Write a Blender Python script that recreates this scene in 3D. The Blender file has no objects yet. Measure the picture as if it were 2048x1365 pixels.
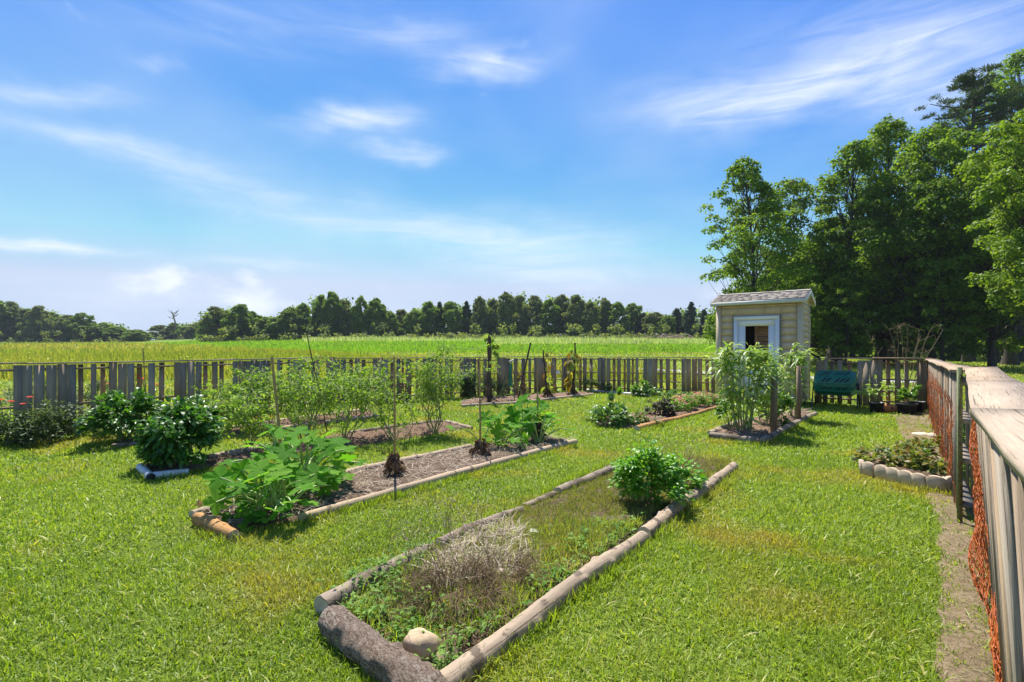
import bpy, math
import numpy as np
from mathutils import Matrix, Vector
rng = np.random.default_rng(7)
R = math.radians
# ------------------------------------------------------------------ camera
sc = bpy.context.scene
CH, FP, HZ = 1.5, 1000.0, 695.0          # eye height, focal length in photo pixels, horizon row
cam = bpy.data.cameras.new('camera'); co = bpy.data.objects.new('camera', cam)
sc.collection.objects.link(co); sc.camera = co
co.location = (0, 0, CH); co.rotation_euler = (R(90), 0, 0)
cam.sensor_width = 36; cam.lens = 36*FP/2048; cam.shift_y = 12.5/2048
cam.clip_start = 0.05; cam.clip_end = 4000
# ------------------------------------------------------------------ light
SUN_EL, SUN_AZ = R(58), R(-14)            # azimuth from +Y towards +X
sd = Vector((math.sin(SUN_AZ)*math.cos(SUN_EL), math.cos(SUN_AZ)*math.cos(SUN_EL), math.sin(SUN_EL)))
sl = bpy.data.lights.new('sun', 'SUN'); sl.energy = 4.0; sl.angle = R(0.55); sl.color = (1.0, 0.955, 0.87)
so = bpy.data.objects.new('sun', sl); sc.collection.objects.link(so)
so.rotation_euler = sd.to_track_quat('Z', 'Y').to_euler()
sc.view_settings.view_transform = 'Standard'; sc.view_settings.look = 'None'
sc.view_settings.exposure = 1.08; sc.view_settings.gamma = 1
sc.cycles.max_bounces = 12; sc.cycles.diffuse_bounces = 8; sc.cycles.transparent_max_bounces = 6; sc.cycles.transmission_bounces = 8
sc.cycles.use_denoising = True

# ------------------------------------------------------------------ sky with wind-drawn cirrus
w = bpy.data.worlds.new('World'); sc.world = w; w.use_nodes = True
NT = w.node_tree; NT.nodes.clear()
def nd(nt, t, **k):
    n = nt.nodes.new(t)
    for a, b in k.items(): setattr(n, a, b)
    return n
def mth(nt, op, a, b=None, c=None):
    n = nt.nodes.new('ShaderNodeMath'); n.operation = op
    for i, v in enumerate((a, b, c)):
        if v is None: continue
        if isinstance(v, (int, float)): n.inputs[i].default_value = v
        else: nt.links.new(v, n.inputs[i])
    return n.outputs[0]
sky = nd(NT, 'ShaderNodeTexSky', sky_type='NISHITA', sun_disc=False)
sky.sun_elevation = SUN_EL; sky.sun_rotation = SUN_AZ; sky.altitude = 100
sky.air_density = 1.0; sky.dust_density = 0.15; sky.ozone_density = 2.2
tc = nd(NT, 'ShaderNodeTexCoord'); sx = nd(NT, 'ShaderNodeSeparateXYZ'); NT.links.new(tc.outputs['Generated'], sx.inputs[0])
az = mth(NT, 'ARCTAN2', sx.outputs[0], sx.outputs[1]); el = mth(NT, 'ARCSINE', sx.outputs[2])
cv = nd(NT, 'ShaderNodeCombineXYZ'); NT.links.new(az, cv.inputs[0]); NT.links.new(el, cv.inputs[1])
def wn(scale, sy, rot, det, rough, dist=0.0):
    mp = nd(NT, 'ShaderNodeMapping'); NT.links.new(cv.outputs[0], mp.inputs[0])
    mp.inputs['Rotation'].default_value = (0, 0, rot); mp.inputs['Scale'].default_value = (1, sy, 1)
    n = nd(NT, 'ShaderNodeTexNoise'); NT.links.new(mp.outputs[0], n.inputs['Vector'])
    n.inputs['Scale'].default_value = scale; n.inputs['Detail'].default_value = det
    n.inputs['Roughness'].default_value = rough; n.inputs['Distortion'].default_value = dist
    return n.outputs['Fac']
wisp = wn(4.2, 7, R(14), 10, .62, 1.1); soft = wn(1.6, 2.0, R(15), 4, .5, .4); puff = wn(9, 1.6, 0, 8, .62, .3)
warp = wn(5, 1.6, R(10), 4, .55); warp2 = wn(7, 2.0, R(-30), 4, .55)
elw = mth(NT, 'ADD', el, mth(NT, 'MULTIPLY', mth(NT, 'SUBTRACT', warp, .5), .085)); azw = mth(NT, 'ADD', az, mth(NT, 'MULTIPLY', mth(NT, 'SUBTRACT', warp2, .5), .16))
def ang(px, py):
    a = math.atan((px-1024)/FP); return a, math.atan((HZ-py)/FP*math.cos(a))
def streak(x0, y0, x1, y1, wpx, s):
    a0, e0 = ang(x0, y0); a1, e1 = ang(x1, y1)
    ca, ce = (a0+a1)/2, (e0+e1)/2; L = max(.01, math.hypot(a1-a0, e1-e0)/2); th = math.atan2(e1-e0, a1-a0)
    W = wpx/FP*math.cos(ca)
    du = mth(NT, 'SUBTRACT', azw, ca); dv = mth(NT, 'SUBTRACT', elw, ce); c, n = math.cos(th), math.sin(th)
    p = mth(NT, 'ADD', mth(NT, 'MULTIPLY', du, c/L), mth(NT, 'MULTIPLY', dv, n/L))
    q = mth(NT, 'ADD', mth(NT, 'MULTIPLY', du, -n/W), mth(NT, 'MULTIPLY', dv, c/W))
    r2 = mth(NT, 'ADD', mth(NT, 'MULTIPLY', p, p), mth(NT, 'MULTIPLY', q, q))
    return mth(NT, 'MULTIPLY', mth(NT, 'EXPONENT', mth(NT, 'MULTIPLY', r2, -1.0)), s)
def total(lst):
    t = lst[0]
    for k in lst[1:]: t = mth(NT, 'ADD', t, k)
    return t
thin = total([streak(*a) for a in [(880,128,1080,128,20,1.1),(610,250,810,228,24,1.25),(740,300,880,302,18,.95),
    (1290,215,1730,175,36,1.1),(1500,150,2100,40,100,.7),(1650,130,2050,60,60,.45),(-80,215,500,360,24,.65),(350,350,1100,500,40,.62),(800,470,1250,495,50,.6),
    (-40,170,220,195,24,.7),(-150,478,230,502,14,1.1),(900,540,1300,556,26,.7),(380,528,640,538,10,.6),(700,60,960,72,24,.55),
    (200,0,700,60,60,.3),(1750,240,2000,170,40,.5),(-100,560,400,600,60,.22),(300,630,1500,640,45,.28),(250,125,360,135,16,.4)]])
cum = total([streak(*a) for a in [(215,576,400,580,36,1.2),(290,548,360,550,24,.9),(430,590,610,606,26,1.2),(455,565,540,572,28,.9),(1380,600,1500,560,30,.8)]])
wf = nd(NT, 'ShaderNodeMapRange'); NT.links.new(wisp, wf.inputs[0]); wf.inputs[1].default_value=.28; wf.inputs[2].default_value=.72
thinm = mth(NT, 'MULTIPLY', thin, mth(NT, 'ADD', mth(NT, 'MULTIPLY', wf.outputs[0], .55), .16))
bg = nd(NT, 'ShaderNodeMapRange'); NT.links.new(soft, bg.inputs[0]); bg.inputs[1].default_value=.45; bg.inputs[2].default_value=.8; bg.inputs[4].default_value=.28
cm = nd(NT, 'ShaderNodeMapRange', interpolation_type='SMOOTHSTEP'); NT.links.new(mth(NT, 'ADD', cum, mth(NT, 'MULTIPLY', mth(NT, 'SUBTRACT', puff, .5), 3.2)), cm.inputs[0])
cm.inputs[1].default_value=.35; cm.inputs[2].default_value=1.9; cm.inputs[4].default_value=.75
cl = mth(NT, 'MINIMUM', mth(NT, 'ADD', mth(NT, 'ADD', thinm, bg.outputs[0]), cm.outputs[0]), .93)
mixc = nd(NT, 'ShaderNodeMix', data_type='RGBA'); NT.links.new(cl, mixc.inputs[0])
hs = nd(NT, 'ShaderNodeHueSaturation'); hs.inputs['Saturation'].default_value = 1.3; tn = nd(NT, 'ShaderNodeMix', data_type='RGBA', blend_type='MULTIPLY'); tn.inputs[0].default_value = 1; tn.inputs[7].default_value = (.97,.945,1.075,1); NT.links.new(sky.outputs[0], tn.inputs[6]); NT.links.new(tn.outputs[2], hs.inputs['Color'])
dk_ = nd(NT, 'ShaderNodeMix', data_type='RGBA', blend_type='DARKEN'); dk_.inputs[0].default_value = 1; dk_.inputs[7].default_value = (3.3, 4.0, 5.3, 1); NT.links.new(hs.outputs[0], dk_.inputs[6]); NT.links.new(dk_.outputs[2], mixc.inputs[6]); mixc.inputs[7].default_value = (5.6, 6.0, 6.6, 1)
bgn = nd(NT, 'ShaderNodeBackground'); bgn.inputs[1].default_value = .084; NT.links.new(mixc.outputs[2], bgn.inputs[0])
wo = nd(NT, 'ShaderNodeOutputWorld'); NT.links.new(bgn.outputs[0], wo.inputs[0])

# ------------------------------------------------------------------ terrain and pixel helpers
def slope(px): return np.interp(px, [200, 600, 1450, 1750, 2100], [.022, .0365, .0365, .008, .003])
def hz(x, y):
    x = np.asarray(x, float); y = np.asarray(y, float)
    k = slope(1024+FP*x/np.maximum(y, 1.0)); t = np.clip(y-28, 0, 190)
    return k*t*t/(t+6.0)
def G(px, py, z=0.0):
    """point at height z over the ground seen at photo pixel (px, py)"""
    u = (px-1024)/FP; D = 1.0
    while D < 400:
        if HZ-FP*(float(hz(u*D, D))+z-CH)/D <= py: break
        D *= 1.004
    return np.array([u*D, D, float(hz(u*D, D))+z])
def atD(px, D): x = (px-1024)/FP*D; return np.array([x, D, float(hz(x, D))])

# ------------------------------------------------------------------ mesh helpers
C = sc.collection
def rv(n, a, b): return rng.uniform(a, b, n)
class MB:
    def __init__(s): s.V=[]; s.F={3:[],4:[]}; s.r={3:[],4:[]}; s.n=0
    def add(s, V, F, rnd=None):
        V = np.asarray(V, float).reshape(-1, 3); s.V.append(V)
        F = np.asarray(F, np.int64); k = F.shape[1]; s.F[k].append(F+s.n)
        if rnd is None: rnd = rng.random()
        s.r[k].append(np.broadcast_to(np.asarray(rnd, float), (len(F),)).copy()); s.n += len(V); return s
    def build(s, name, mat, parent=None, smooth=False, loc=None, rotz=0, mw=None):
        me = bpy.data.meshes.new(name); V = np.concatenate(s.V)
        Fs, Rs = [], []
        for k in (3, 4):
            if s.F[k]: Fs.append(np.concatenate(s.F[k])); Rs.append(np.concatenate(s.r[k]))
        nl = sum(f.size for f in Fs); npoly = sum(len(f) for f in Fs)
        me.vertices.add(len(V)); me.vertices.foreach_set('co', V.astype(np.float32).ravel())
        me.loops.add(nl); me.loops.foreach_set('vertex_index', np.concatenate([f.ravel() for f in Fs]).astype(np.int32))
        sizes = np.concatenate([np.full(len(f), f.shape[1]) for f in Fs])
        me.polygons.add(npoly); me.polygons.foreach_set('loop_start', (np.cumsum(sizes)-sizes).astype(np.int32))
        if smooth: me.polygons.foreach_set('use_smooth', np.ones(npoly, bool))
        me.update(calc_edges=True)
        at = me.attributes.new('rnd', 'FLOAT', 'FACE'); at.data.foreach_set('value', np.concatenate(Rs).astype(np.float32))
        me.materials.append(mat)
        o = bpy.data.objects.new(name, me); C.objects.link(o)
        if parent: o.parent = parent
        if loc is not None: o.location = loc; o.rotation_euler = (0, 0, rotz)
        if mw is not None: o.matrix_world = mw
        return o
def tag(o, label=None, cat=None, group=None, kind=None):
    if label: o['label'] = label
    if cat: o['category'] = cat
    if group: o['group'] = group
    if kind: o['kind'] = kind
    return o
def thing(name, label, cat, loc=(0,0,0), rotz=0, group=None):
    o = bpy.data.objects.new(name, None); C.objects.link(o); o.empty_display_size = .2
    o.location = [float(v) for v in loc]; o.rotation_euler = (0, 0, rotz); return tag(o, label, cat, group)
BQ = np.array([[0,3,2,1],[4,5,6,7],[0,1,5,4],[1,2,6,5],[2,3,7,6],[3,0,4,7]])
def box(m, x0, x1, y0, y1, z0, z1, rnd=None, jit=0.0, M=None):
    V = np.array([[x0,y0,z0],[x1,y0,z0],[x1,y1,z0],[x0,y1,z0],[x0,y0,z1],[x1,y0,z1],[x1,y1,z1],[x0,y1,z1]], float)
    if jit: V += rng.normal(0, jit, V.shape)
    if M is not None: V = V@np.array(M.to_3x3()).T+np.array(M.translation)
    m.add(V, BQ, rnd)
def frames(P):
    P = np.asarray(P, float); T = np.gradient(P, axis=0); T /= np.linalg.norm(T, axis=1)[:, None]+1e-9
    ref = np.array([0,0,1.]) if abs(T[0][2]) < .9 else np.array([1.,0,0])
    A = []; a = np.cross(T[0], ref)
    for t in T:
        a = a-np.dot(a, t)*t; a /= np.linalg.norm(a)+1e-9; A.append(a.copy())
    A = np.array(A); return T, A, np.cross(T, A)
def tube(m, P, r, n=6, rnd=None, cap=True, noise=0.0):
    P = np.asarray(P, float); k = len(P); r = np.broadcast_to(np.asarray(r, float), (k,))
    T, A, B = frames(P); th = np.linspace(0, 2*np.pi, n, endpoint=False)
    rr = r[:, None]*(1+(rng.normal(0, noise, (k, n)) if noise else 0))
    V = P[:, None]+rr[..., None]*(np.cos(th)[None,:,None]*A[:,None]+np.sin(th)[None,:,None]*B[:,None])
    i = np.arange(k-1)[:, None]*n; j = np.arange(n)[None]; j2 = (j+1) % n
    F = np.stack([i+j, i+j2, i+n+j2, i+n+j], -1).reshape(-1, 4)
    if rnd is None: rnd = rng.random()
    m.add(V, F, rnd)
    if cap and n > 3:
        for e, s in ((0, 1), (k-1, -1)):
            Vc = np.concatenate([V[e], P[e][None]]); Fc = np.array([[q, n, (q+1) % n][::s] for q in range(n)]); m.add(Vc, Fc, rnd)
def blades(m, P, L, W, az, lean, curl=.5, rnd=None, flat=False):
    """grass blades: P (n,3) roots, L length, W width, az direction, lean angle from vertical"""
    n = len(P); d = np.stack([np.cos(az), np.sin(az), np.zeros(n)], 1); s = np.stack([-np.sin(az), np.cos(az), np.zeros(n)], 1)
    tw = rv(n, -1, 1)[:, None]; s = s*np.cos(tw)+d*np.sin(tw); up = np.array([0, 0, 1.])
    def pt(t, a): return P+(L*t)[:, None]*(d*np.sin(a)[:, None]+up*np.cos(a)[:, None])
    m1 = pt(np.full(n, .55), lean); a2 = np.minimum(lean*(1+curl), 1.75)
    tip = m1+(L*.5)[:, None]*(d*np.sin(a2)[:, None]+up*np.cos(a2)[:, None])
    h = (W/2)[:, None]
    V = np.stack([P-s*h, P+s*h, m1+s*h*.8, m1-s*h*.8, tip], 1)
    b = np.arange(n)[:, None]*5
    if rnd is None: rnd = rng.random(n)
    m.add(V, b+np.array([[0,1,2,3]]), rnd); m.F[3].append(b+np.array([[3,2,4]])+(m.n-len(V)*5)); m.r[3].append(np.asarray(rnd, float))
def nrm(a): return a/(np.linalg.norm(a, axis=-1, keepdims=True)+1e-9)
def put(m, TV, TF, P, fwd, up, S, rnd=None):
    """copies of a leaf template (x side, y forward, z normal) at P"""
    n = len(P)
    if n == 0: return
    f = nrm(fwd); x = nrm(np.cross(f, up)); z = np.cross(x, f); S = np.broadcast_to(S, (n,))[:, None, None]
    V = P[:, None]+S*(TV[None,:,0:1]*x[:,None]+TV[None,:,1:2]*f[:,None]+TV[None,:,2:3]*z[:,None])
    F = (np.arange(n)[:, None, None]*len(TV)+TF[None]).reshape(-1, TF.shape[1])
    if rnd is None: rnd = rng.random(n)
    m.add(V, F, np.repeat(rnd, len(TF)))
def strip_leaf(nseg, wid, arch, fold=.12, cols=3):
    t = np.linspace(0, 1, nseg+1); w_ = wid*np.sin(np.pi*np.clip(t**.75*.93+.04, 0, 1)); V = []
    for a, b in zip(t, w_):
        z = arch*(a-a*a*2.0)
        V += [[-b, a, z+fold*b*2], [0, a, z], [b, a, z+fold*b*2]]
    F = []
    for i in range(nseg):
        for j in range(2): F.append([i*3+j, i*3+j+1, i*3+4+j, i*3+3+j])
    return np.array(V), np.array(F)
RH = (np.array([[0,0,0],[.42,.45,.08],[0,1,0],[-.42,.45,.08]]), np.array([[0,1,2,3]]))
OV = strip_leaf(3, .28, .25); LAN = strip_leaf(5, .085, .75); LONG = strip_leaf(4, .14, .5); NEED = (np.array([[0,0,0],[.09,.5,0],[0,1,0],[-.09,.5,0]]), np.array([[0,1,2,3]]))
def lobed():
    n = 34; th = np.linspace(-R(158), R(158), n); V = [[0, 0, 0]]
    for i, t in enumerate(th):
        r = .52+.48*abs(math.cos(t*2.27))**1.1+(.035 if i % 2 else -.035)
        V.append([r*math.sin(t), r*math.cos(t), .20*r*r-.12*abs(math.cos(t*2.27))*r+.05*math.sin(t*9)-.25*max(0,r-.6)])
    V = np.array(V); return V, np.array([[0, i+1, i+2] for i in range(n-1)])
LOB = lobed()
def inpoly(P, poly):
    x, y = P[:, 0], P[:, 1]; c = np.zeros(len(P), bool); n = len(poly)
    for i in range(n):
        x0, y0 = poly[i][:2]; x1, y1 = poly[i-1][:2]
        c ^= ((y0 > y) != (y1 > y)) & (x < (x1-x0)*(y-y0)/(y1-y0+1e-12)+x0)
    return c

# ------------------------------------------------------------------ materials
def mat(name):
    m = bpy.data.materials.new(name); m.use_nodes = True; nt = m.node_tree
    return m, nt, nt.nodes['Principled BSDF'], nt.nodes['Material Output']
def ramp(nt, fac, cols, pos=None):
    r = nd(nt, 'ShaderNodeValToRGB'); nt.links.new(fac, r.inputs[0]); e = r.color_ramp.elements; n = len(cols)
    pos = pos or [i/(n-1) for i in range(n)]
    while len(e) < n: e.new(.5)
    for i in range(n): e[i].position = pos[i]; e[i].color = (*cols[i], 1)
    return r.outputs[0]
def attr(nt): return nd(nt, 'ShaderNodeAttribute', attribute_name='rnd').outputs['Fac']
def noise(nt, scale, det=4, rough=.55, vscale=None, coord='Object', dist=0):
    t = nd(nt, 'ShaderNodeTexCoord'); v = t.outputs['Object']
    if coord == 'Position': v = nd(nt, 'ShaderNodeNewGeometry').outputs['Position']
    if vscale:
        mp = nd(nt, 'ShaderNodeMapping'); nt.links.new(v, mp.inputs[0]); mp.inputs['Scale'].default_value = vscale; v = mp.outputs[0]
    n = nd(nt, 'ShaderNodeTexNoise'); nt.links.new(v, n.inputs['Vector']); n.inputs['Scale'].default_value = scale
    n.inputs['Detail'].default_value = det; n.inputs['Roughness'].default_value = rough; n.inputs['Distortion'].default_value = dist
    return n.outputs['Fac']
def mixrgb(nt, fac, a, b, bt='MIX'):
    n = nd(nt, 'ShaderNodeMix', data_type='RGBA', blend_type=bt)
    for i, v in ((0, fac), (6, a), (7, b)):
        if isinstance(v, (int, float)): n.inputs[i].default_value = v
        elif isinstance(v, tuple): n.inputs[i].default_value = (*v, 1)
        else: nt.links.new(v, n.inputs[i])
    return n.outputs[2]
def mrange(nt, v, a, b, c=0, d=1):
    n = nd(nt, 'ShaderNodeMapRange'); nt.links.new(v, n.inputs[0])
    for i, k in enumerate((a, b, c, d)): n.inputs[i+1].default_value = k
    return n.outputs[0]
def bump(nt, b, h, s, dist=.01):
    n = nd(nt, 'ShaderNodeBump'); nt.links.new(h, n.inputs['Height']); n.inputs['Strength'].default_value = s; n.inputs['Distance'].default_value = dist
    nt.links.new(n.outputs[0], b.inputs['Normal'])
def leafmat(name, cols, trans=.4, rough=.5, tcol=None, patch=None, spec=.4):
    m, nt, b, out = mat(name); c = ramp(nt, attr(nt), cols)
    if patch:
        f = mrange(nt, noise(nt, patch[1], 3, .5, coord='Position'), patch[2], patch[3]); c = mixrgb(nt, f, c, patch[0])
    nt.links.new(c, b.inputs['Base Color']); b.inputs['Roughness'].default_value = rough; b.inputs['Specular IOR Level'].default_value = spec
    if trans:
        t = nd(nt, 'ShaderNodeBsdfTranslucent'); tc_ = mixrgb(nt, 1.0, c, tcol or (1.5, 1.5, .55), 'MULTIPLY'); nt.links.new(tc_, t.inputs[0])
        mx = nd(nt, 'ShaderNodeMixShader'); mx.inputs[0].default_value = trans
        nt.links.new(b.outputs[0], mx.inputs[1]); nt.links.new(t.outputs[0], mx.inputs[2]); nt.links.new(mx.outputs[0], out.inputs[0])
    return m
def plain(name, col, rough=.7, var=.15, scale=8, bs=.2, metal=0, vscale=None):
    m, nt, b, out = mat(name); n = noise(nt, scale, 5, .6, vscale)
    c = ramp(nt, n, [tuple(v*(1-var) for v in col), tuple(min(1, v*(1+var)) for v in col)], [.3, .7])
    nt.links.new(c, b.inputs['Base Color']); b.inputs['Roughness'].default_value = rough; b.inputs['Metallic'].default_value = metal
    if bs: bump(nt, b, n, bs)
    return m
def woodmat(name, cols, grain, rough=.85, patch=None, knots=True, bs=.6):
    """weathered wood; grain = mapping scale stretched along the fibres"""
    m, nt, b, out = mat(name)
    g = noise(nt, 24, 8, .7, grain, dist=.5); ck = noise(nt, 44, 3, .5, tuple(v*(.16 if v < 1 else 1) for v in grain), dist=0); g2 = noise(nt, 3, 3, .5, tuple((1+v)/2*.9 for v in grain))
    c = ramp(nt, g, cols, None); c = mixrgb(nt, mrange(nt, g2, .35, .7), c, tuple(v*.72 for v in cols[1]))
    c = mixrgb(nt, mrange(nt, ck, .64, .68, 0, .75), c, tuple(v*.35 for v in cols[0]))
    a = attr(nt); c = mixrgb(nt, 1.0, c, ramp(nt, a, [(.55,.56,.56),(1,1,1),(1.0,.84,.64),(.78,.74,.72)]), 'MULTIPLY')
    if patch: c = mixrgb(nt, mrange(nt, noise(nt, patch[1], 4, .6), patch[2], patch[3]), c, patch[0])
    nt.links.new(c, b.inputs['Base Color']); b.inputs['Roughness'].default_value = rough; b.inputs['Specular IOR Level'].default_value = .25
    bump(nt, b, mth(nt, 'SUBTRACT', g, mrange(nt, ck, .62, .68, 0, .8)), bs*1.3, .008); return m
M = {}
M['fence'] = woodmat('weathered_board', [(.17,.125,.078),(.43,.335,.23),(.60,.49,.355)], (3,3,.16))
M['fence_near'] = woodmat('weathered_board_near', [(.15,.12,.09),(.40,.335,.265),(.60,.53,.44)], (4,4,.16))
M['cap'] = woodmat('sunbleached_cap', [(.30,.235,.175),(.45,.37,.29),(.56,.48,.39)], (.2,3,3), bs=.5)
M['log'] = woodmat('peeled_log', [(.22,.165,.115),(.45,.375,.29),(.58,.505,.41)], (.12,2,2), patch=((.16,.12,.085), 7, .58, .64))
M['log_grey'] = woodmat('grey_log', [(.12,.10,.085),(.34,.29,.24),(.50,.45,.39)], (.14,2,2), patch=((.12,.09,.06), 4, .5, .62))
M['log_orange'] = woodmat('split_log', [(.30,.15,.05),(.50,.29,.12),(.56,.40,.22)], (.12,2,2))
M['pole'] = woodmat('landscape_pole', [(.34,.25,.17),(.52,.42,.31),(.62,.53,.42)], (.12,2,2), patch=((.22,.15,.10), 6, .64, .7), bs=.3)
M['post'] = woodmat('plant_post', [(.12,.09,.06),(.26,.20,.14),(.38,.31,.23)], (3,3,.15))
M['cutend'] = plain('cut_end', (.50,.42,.31), .8, .25, 12, .4)
M['bamboo'] = plain('bamboo', (.36,.23,.08), .5, .3, 6, .1, vscale=(1,1,3))
M['stick'] = plain('dark_stick', (.085,.055,.035), .9, .4, 20, .5)
M['stem'] = plain('green_stem', (.24,.27,.09), .6, .3, 20, .1)
M['drystem'] = plain('dry_stem', (.26,.18,.10), .9, .4, 30, .3)
def barkmat():
    m, nt, b, out = mat('bark'); n = noise(nt, 26, 8, .8, (.8,2,2), dist=1.2); n2 = noise(nt, 3.5, 5, .6, (.8,2,2), dist=.8); n3 = noise(nt, 70, 5, .75, (.6,1.6,1.6), dist=1)
    c = ramp(nt, n, [(.05,.03,.02),(.24,.16,.105),(.44,.34,.25),(.66,.58,.48)], [.40,.47,.53,.62])
    c = mixrgb(nt, mrange(nt, n2, .45, .62), c, ramp(nt, n3, [(.10,.06,.04),(.32,.21,.135),(.52,.42,.32)], [.38,.5,.6])); nt.links.new(c, b.inputs['Base Color']); b.inputs['Roughness'].default_value=.95
    bump(nt, b, mth(nt, 'ADD', n, mth(nt, 'MULTIPLY', n3, .6)), 1.0, .03); return m
M['bark'] = barkmat()
M['trunk'] = plain('tree_bark', (.06,.05,.04), .95, .45, 3, .8, vscale=(2,2,.3))
M['g_lawn'] = leafmat('lawn_blade', [(.12,.19,.014),(.235,.345,.028),(.36,.44,.05),(.53,.47,.16)], .42, .48, patch=((.48,.34,.08), .8, .51, .80))
M['g_meadow'] = leafmat('meadow_blade', [(.16,.24,.03),(.28,.34,.05),(.38,.37,.08),(.40,.29,.13)], .42, .7, spec=.15)
M['g_green'] = leafmat('field_blade', [(.13,.28,.02),(.20,.38,.03),(.30,.44,.05)], .45, .6, spec=.2)
M['g_plume'] = leafmat('plume_blade', [(.24,.36,.08),(.44,.52,.24),(.62,.62,.44)], .4, .6)
M['yellow'] = leafmat('yellow_petal', [(.60,.42,.02),(.75,.58,.03)], .3)
M['t_mid'] = leafmat('tree_leaf_mid', [(.085,.15,.020),(.145,.24,.030),(.23,.32,.05)], .54, .6, spec=.2)
M['t_dark'] = leafmat('tree_leaf_dark', [(.085,.145,.024),(.14,.22,.036),(.21,.29,.055)], .54, .65, spec=.2)
M['t_olive'] = leafmat('tree_leaf_olive', [(.12,.16,.045),(.19,.23,.07),(.27,.30,.11)], .42, .65, spec=.2)
M['t_bright'] = leafmat('tree_leaf_bright', [(.10,.18,.018),(.18,.28,.028),(.29,.36,.045)], .45, .55, spec=.25)
M['pine'] = leafmat('pine_needle', [(.035,.065,.022),(.06,.10,.035),(.10,.14,.05)], .2, .6, spec=.2)
M['pepper'] = leafmat('pepper_leaf', [(.03,.095,.012),(.065,.18,.022),(.13,.27,.04)], .42, .38, spec=.4)
M['zuc'] = leafmat('zucchini_leaf', [(.07,.21,.018),(.13,.33,.025),(.24,.42,.05)], .5, .75, spec=.12)
M['zucstalk'] = plain('zucchini_stalk', (.30,.40,.12), .5, .2, 12, .1)
M['tomato'] = leafmat('tomato_leaf', [(.10,.19,.02),(.20,.34,.04),(.33,.44,.09)], .45, .6, spec=.2)
M['basil'] = leafmat('herb_leaf', [(.07,.22,.015),(.15,.36,.03),(.26,.44,.05)], .4, .4)
M['okra'] = leafmat('tall_leaf', [(.15,.27,.04),(.27,.39,.09),(.42,.50,.20)], .45, .42, spec=.45)
M['dill'] = leafmat('feathery_leaf', [(.05,.085,.03),(.09,.14,.055),(.14,.19,.08)], .3, .6)
M['potato'] = leafmat('bean_leaf', [(.05,.13,.02),(.10,.22,.03),(.22,.34,.09)], .4, .35)
M['purple'] = leafmat('purple_leaf', [(.035,.05,.025),(.07,.07,.04),(.13,.12,.08)], .3, .5)
M['straw_leaf'] = leafmat('yellowing_leaf', [(.16,.08,.025),(.34,.30,.04),(.42,.40,.05),(.22,.30,.05)], .4, .6)
M['dead'] = leafmat('dead_leaf', [(.06,.035,.02),(.14,.085,.045),(.24,.16,.09)], .2, .8, tcol=(1.2,1,.8))
M['strawberry'] = leafmat('strawberry_leaf', [(.05,.12,.02),(.12,.2,.03),(.26,.26,.06),(.22,.10,.04)], .35, .5)
M['straw'] = leafmat('straw', [(.24,.17,.11),(.45,.36,.26),(.66,.57,.44)], .1, .8, tcol=(1,1,.9))
M['dead_light'] = leafmat('dry_clipping', [(.16,.12,.06),(.30,.235,.13),(.42,.35,.22),(.20,.26,.06)], .1, .8, tcol=(1,1,.9))
M['brush'] = leafmat('dead_stalk', [(.10,.06,.03),(.22,.145,.07),(.36,.26,.14)], .1, .8, tcol=(1,1,.9))
M['cover'] = leafmat('creeping_cover', [(.14,.18,.03),(.24,.27,.05),(.34,.28,.08),(.20,.30,.03)], .35, .6)
M['weed'] = leafmat('weed_leaf', [(.08,.20,.02),(.15,.30,.035),(.28,.42,.08)], .45, .6, spec=.25)
M['red'] = leafmat('red_petal', [(.65,.04,.02),(.75,.12,.04)], .3)
M['pink'] = leafmat('mixed_petal', [(.55,.04,.05),(.75,.22,.25),(.80,.55,.55),(.70,.15,.25)], .3)
M['orange'] = leafmat('orange_plastic', [(.32,.06,.015),(.55,.12,.02),(.62,.22,.06)], .15, .5, tcol=(1,1,1))
M['tpost'] = plain('green_steel', (.15,.18,.075), .6, .4, 25, .2)
M['stone'] = plain('pale_stone', (.52,.38,.22), .8, .25, 9, .6)
M['stone2'] = plain('cream_stone', (.66,.56,.40), .8, .15, 9, .5)
M['concrete'] = plain('scalloped_concrete', (.50,.39,.27), .9, .22, 7, .4)
M['white'] = plain('white_paint', (.84,.80,.75), .45, .03, 4, .03)
M['fascia'] = plain('cream_paint', (.62,.60,.53), .55, .05, 6, .05)
M['tan'] = plain('tan_siding', (.58,.44,.285), .7, .07, 3, .25, vscale=(12,12,.6))
M['tantrim'] = plain('tan_trim', (.60,.47,.31), .65, .05, 4, .05)
M['greytrim'] = plain('grey_trim', (.22,.21,.20), .6, .05, 4, 0)
M['shingle'] = None
M['black'] = plain('black_plastic', (.018,.019,.022), .5, .2, 8, .1)
M['teal'] = plain('green_plastic', (.014,.16,.105), .38, .15, 4, .05)
M['slot'] = plain('vent_opening', (.004,.02,.016), .8, .1, 4, 0)
M['terra'] = plain('terracotta', (.56,.22,.09), .75, .2, 10, .15)
M['pvc'] = plain('white_pipe', (.66,.64,.60), .45, .1, 9, .05)
M['brownboard'] = plain('brown_board', (.42,.22,.12), .7, .35, 8, .6, vscale=(1,1,6))
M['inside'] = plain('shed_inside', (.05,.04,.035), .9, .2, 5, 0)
M['wire'] = plain('galvanised_wire', (.4,.4,.4), .4, .1, 5, 0, metal=.8)
def shinglemat():
    m, nt, b, out = mat('roof_shingle'); c = ramp(nt, attr(nt), [(.24,.20,.17),(.36,.31,.26),(.44,.39,.33)])
    n = noise(nt, 90, 3, .7); c = mixrgb(nt, 1.0, c, mrange(nt, n, .3, .7, .75, 1.15), 'MULTIPLY'); nt.links.new(c, b.inputs['Base Color'])
    b.inputs['Roughness'].default_value = .95; bump(nt, b, n, .5, .004); return m
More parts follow.
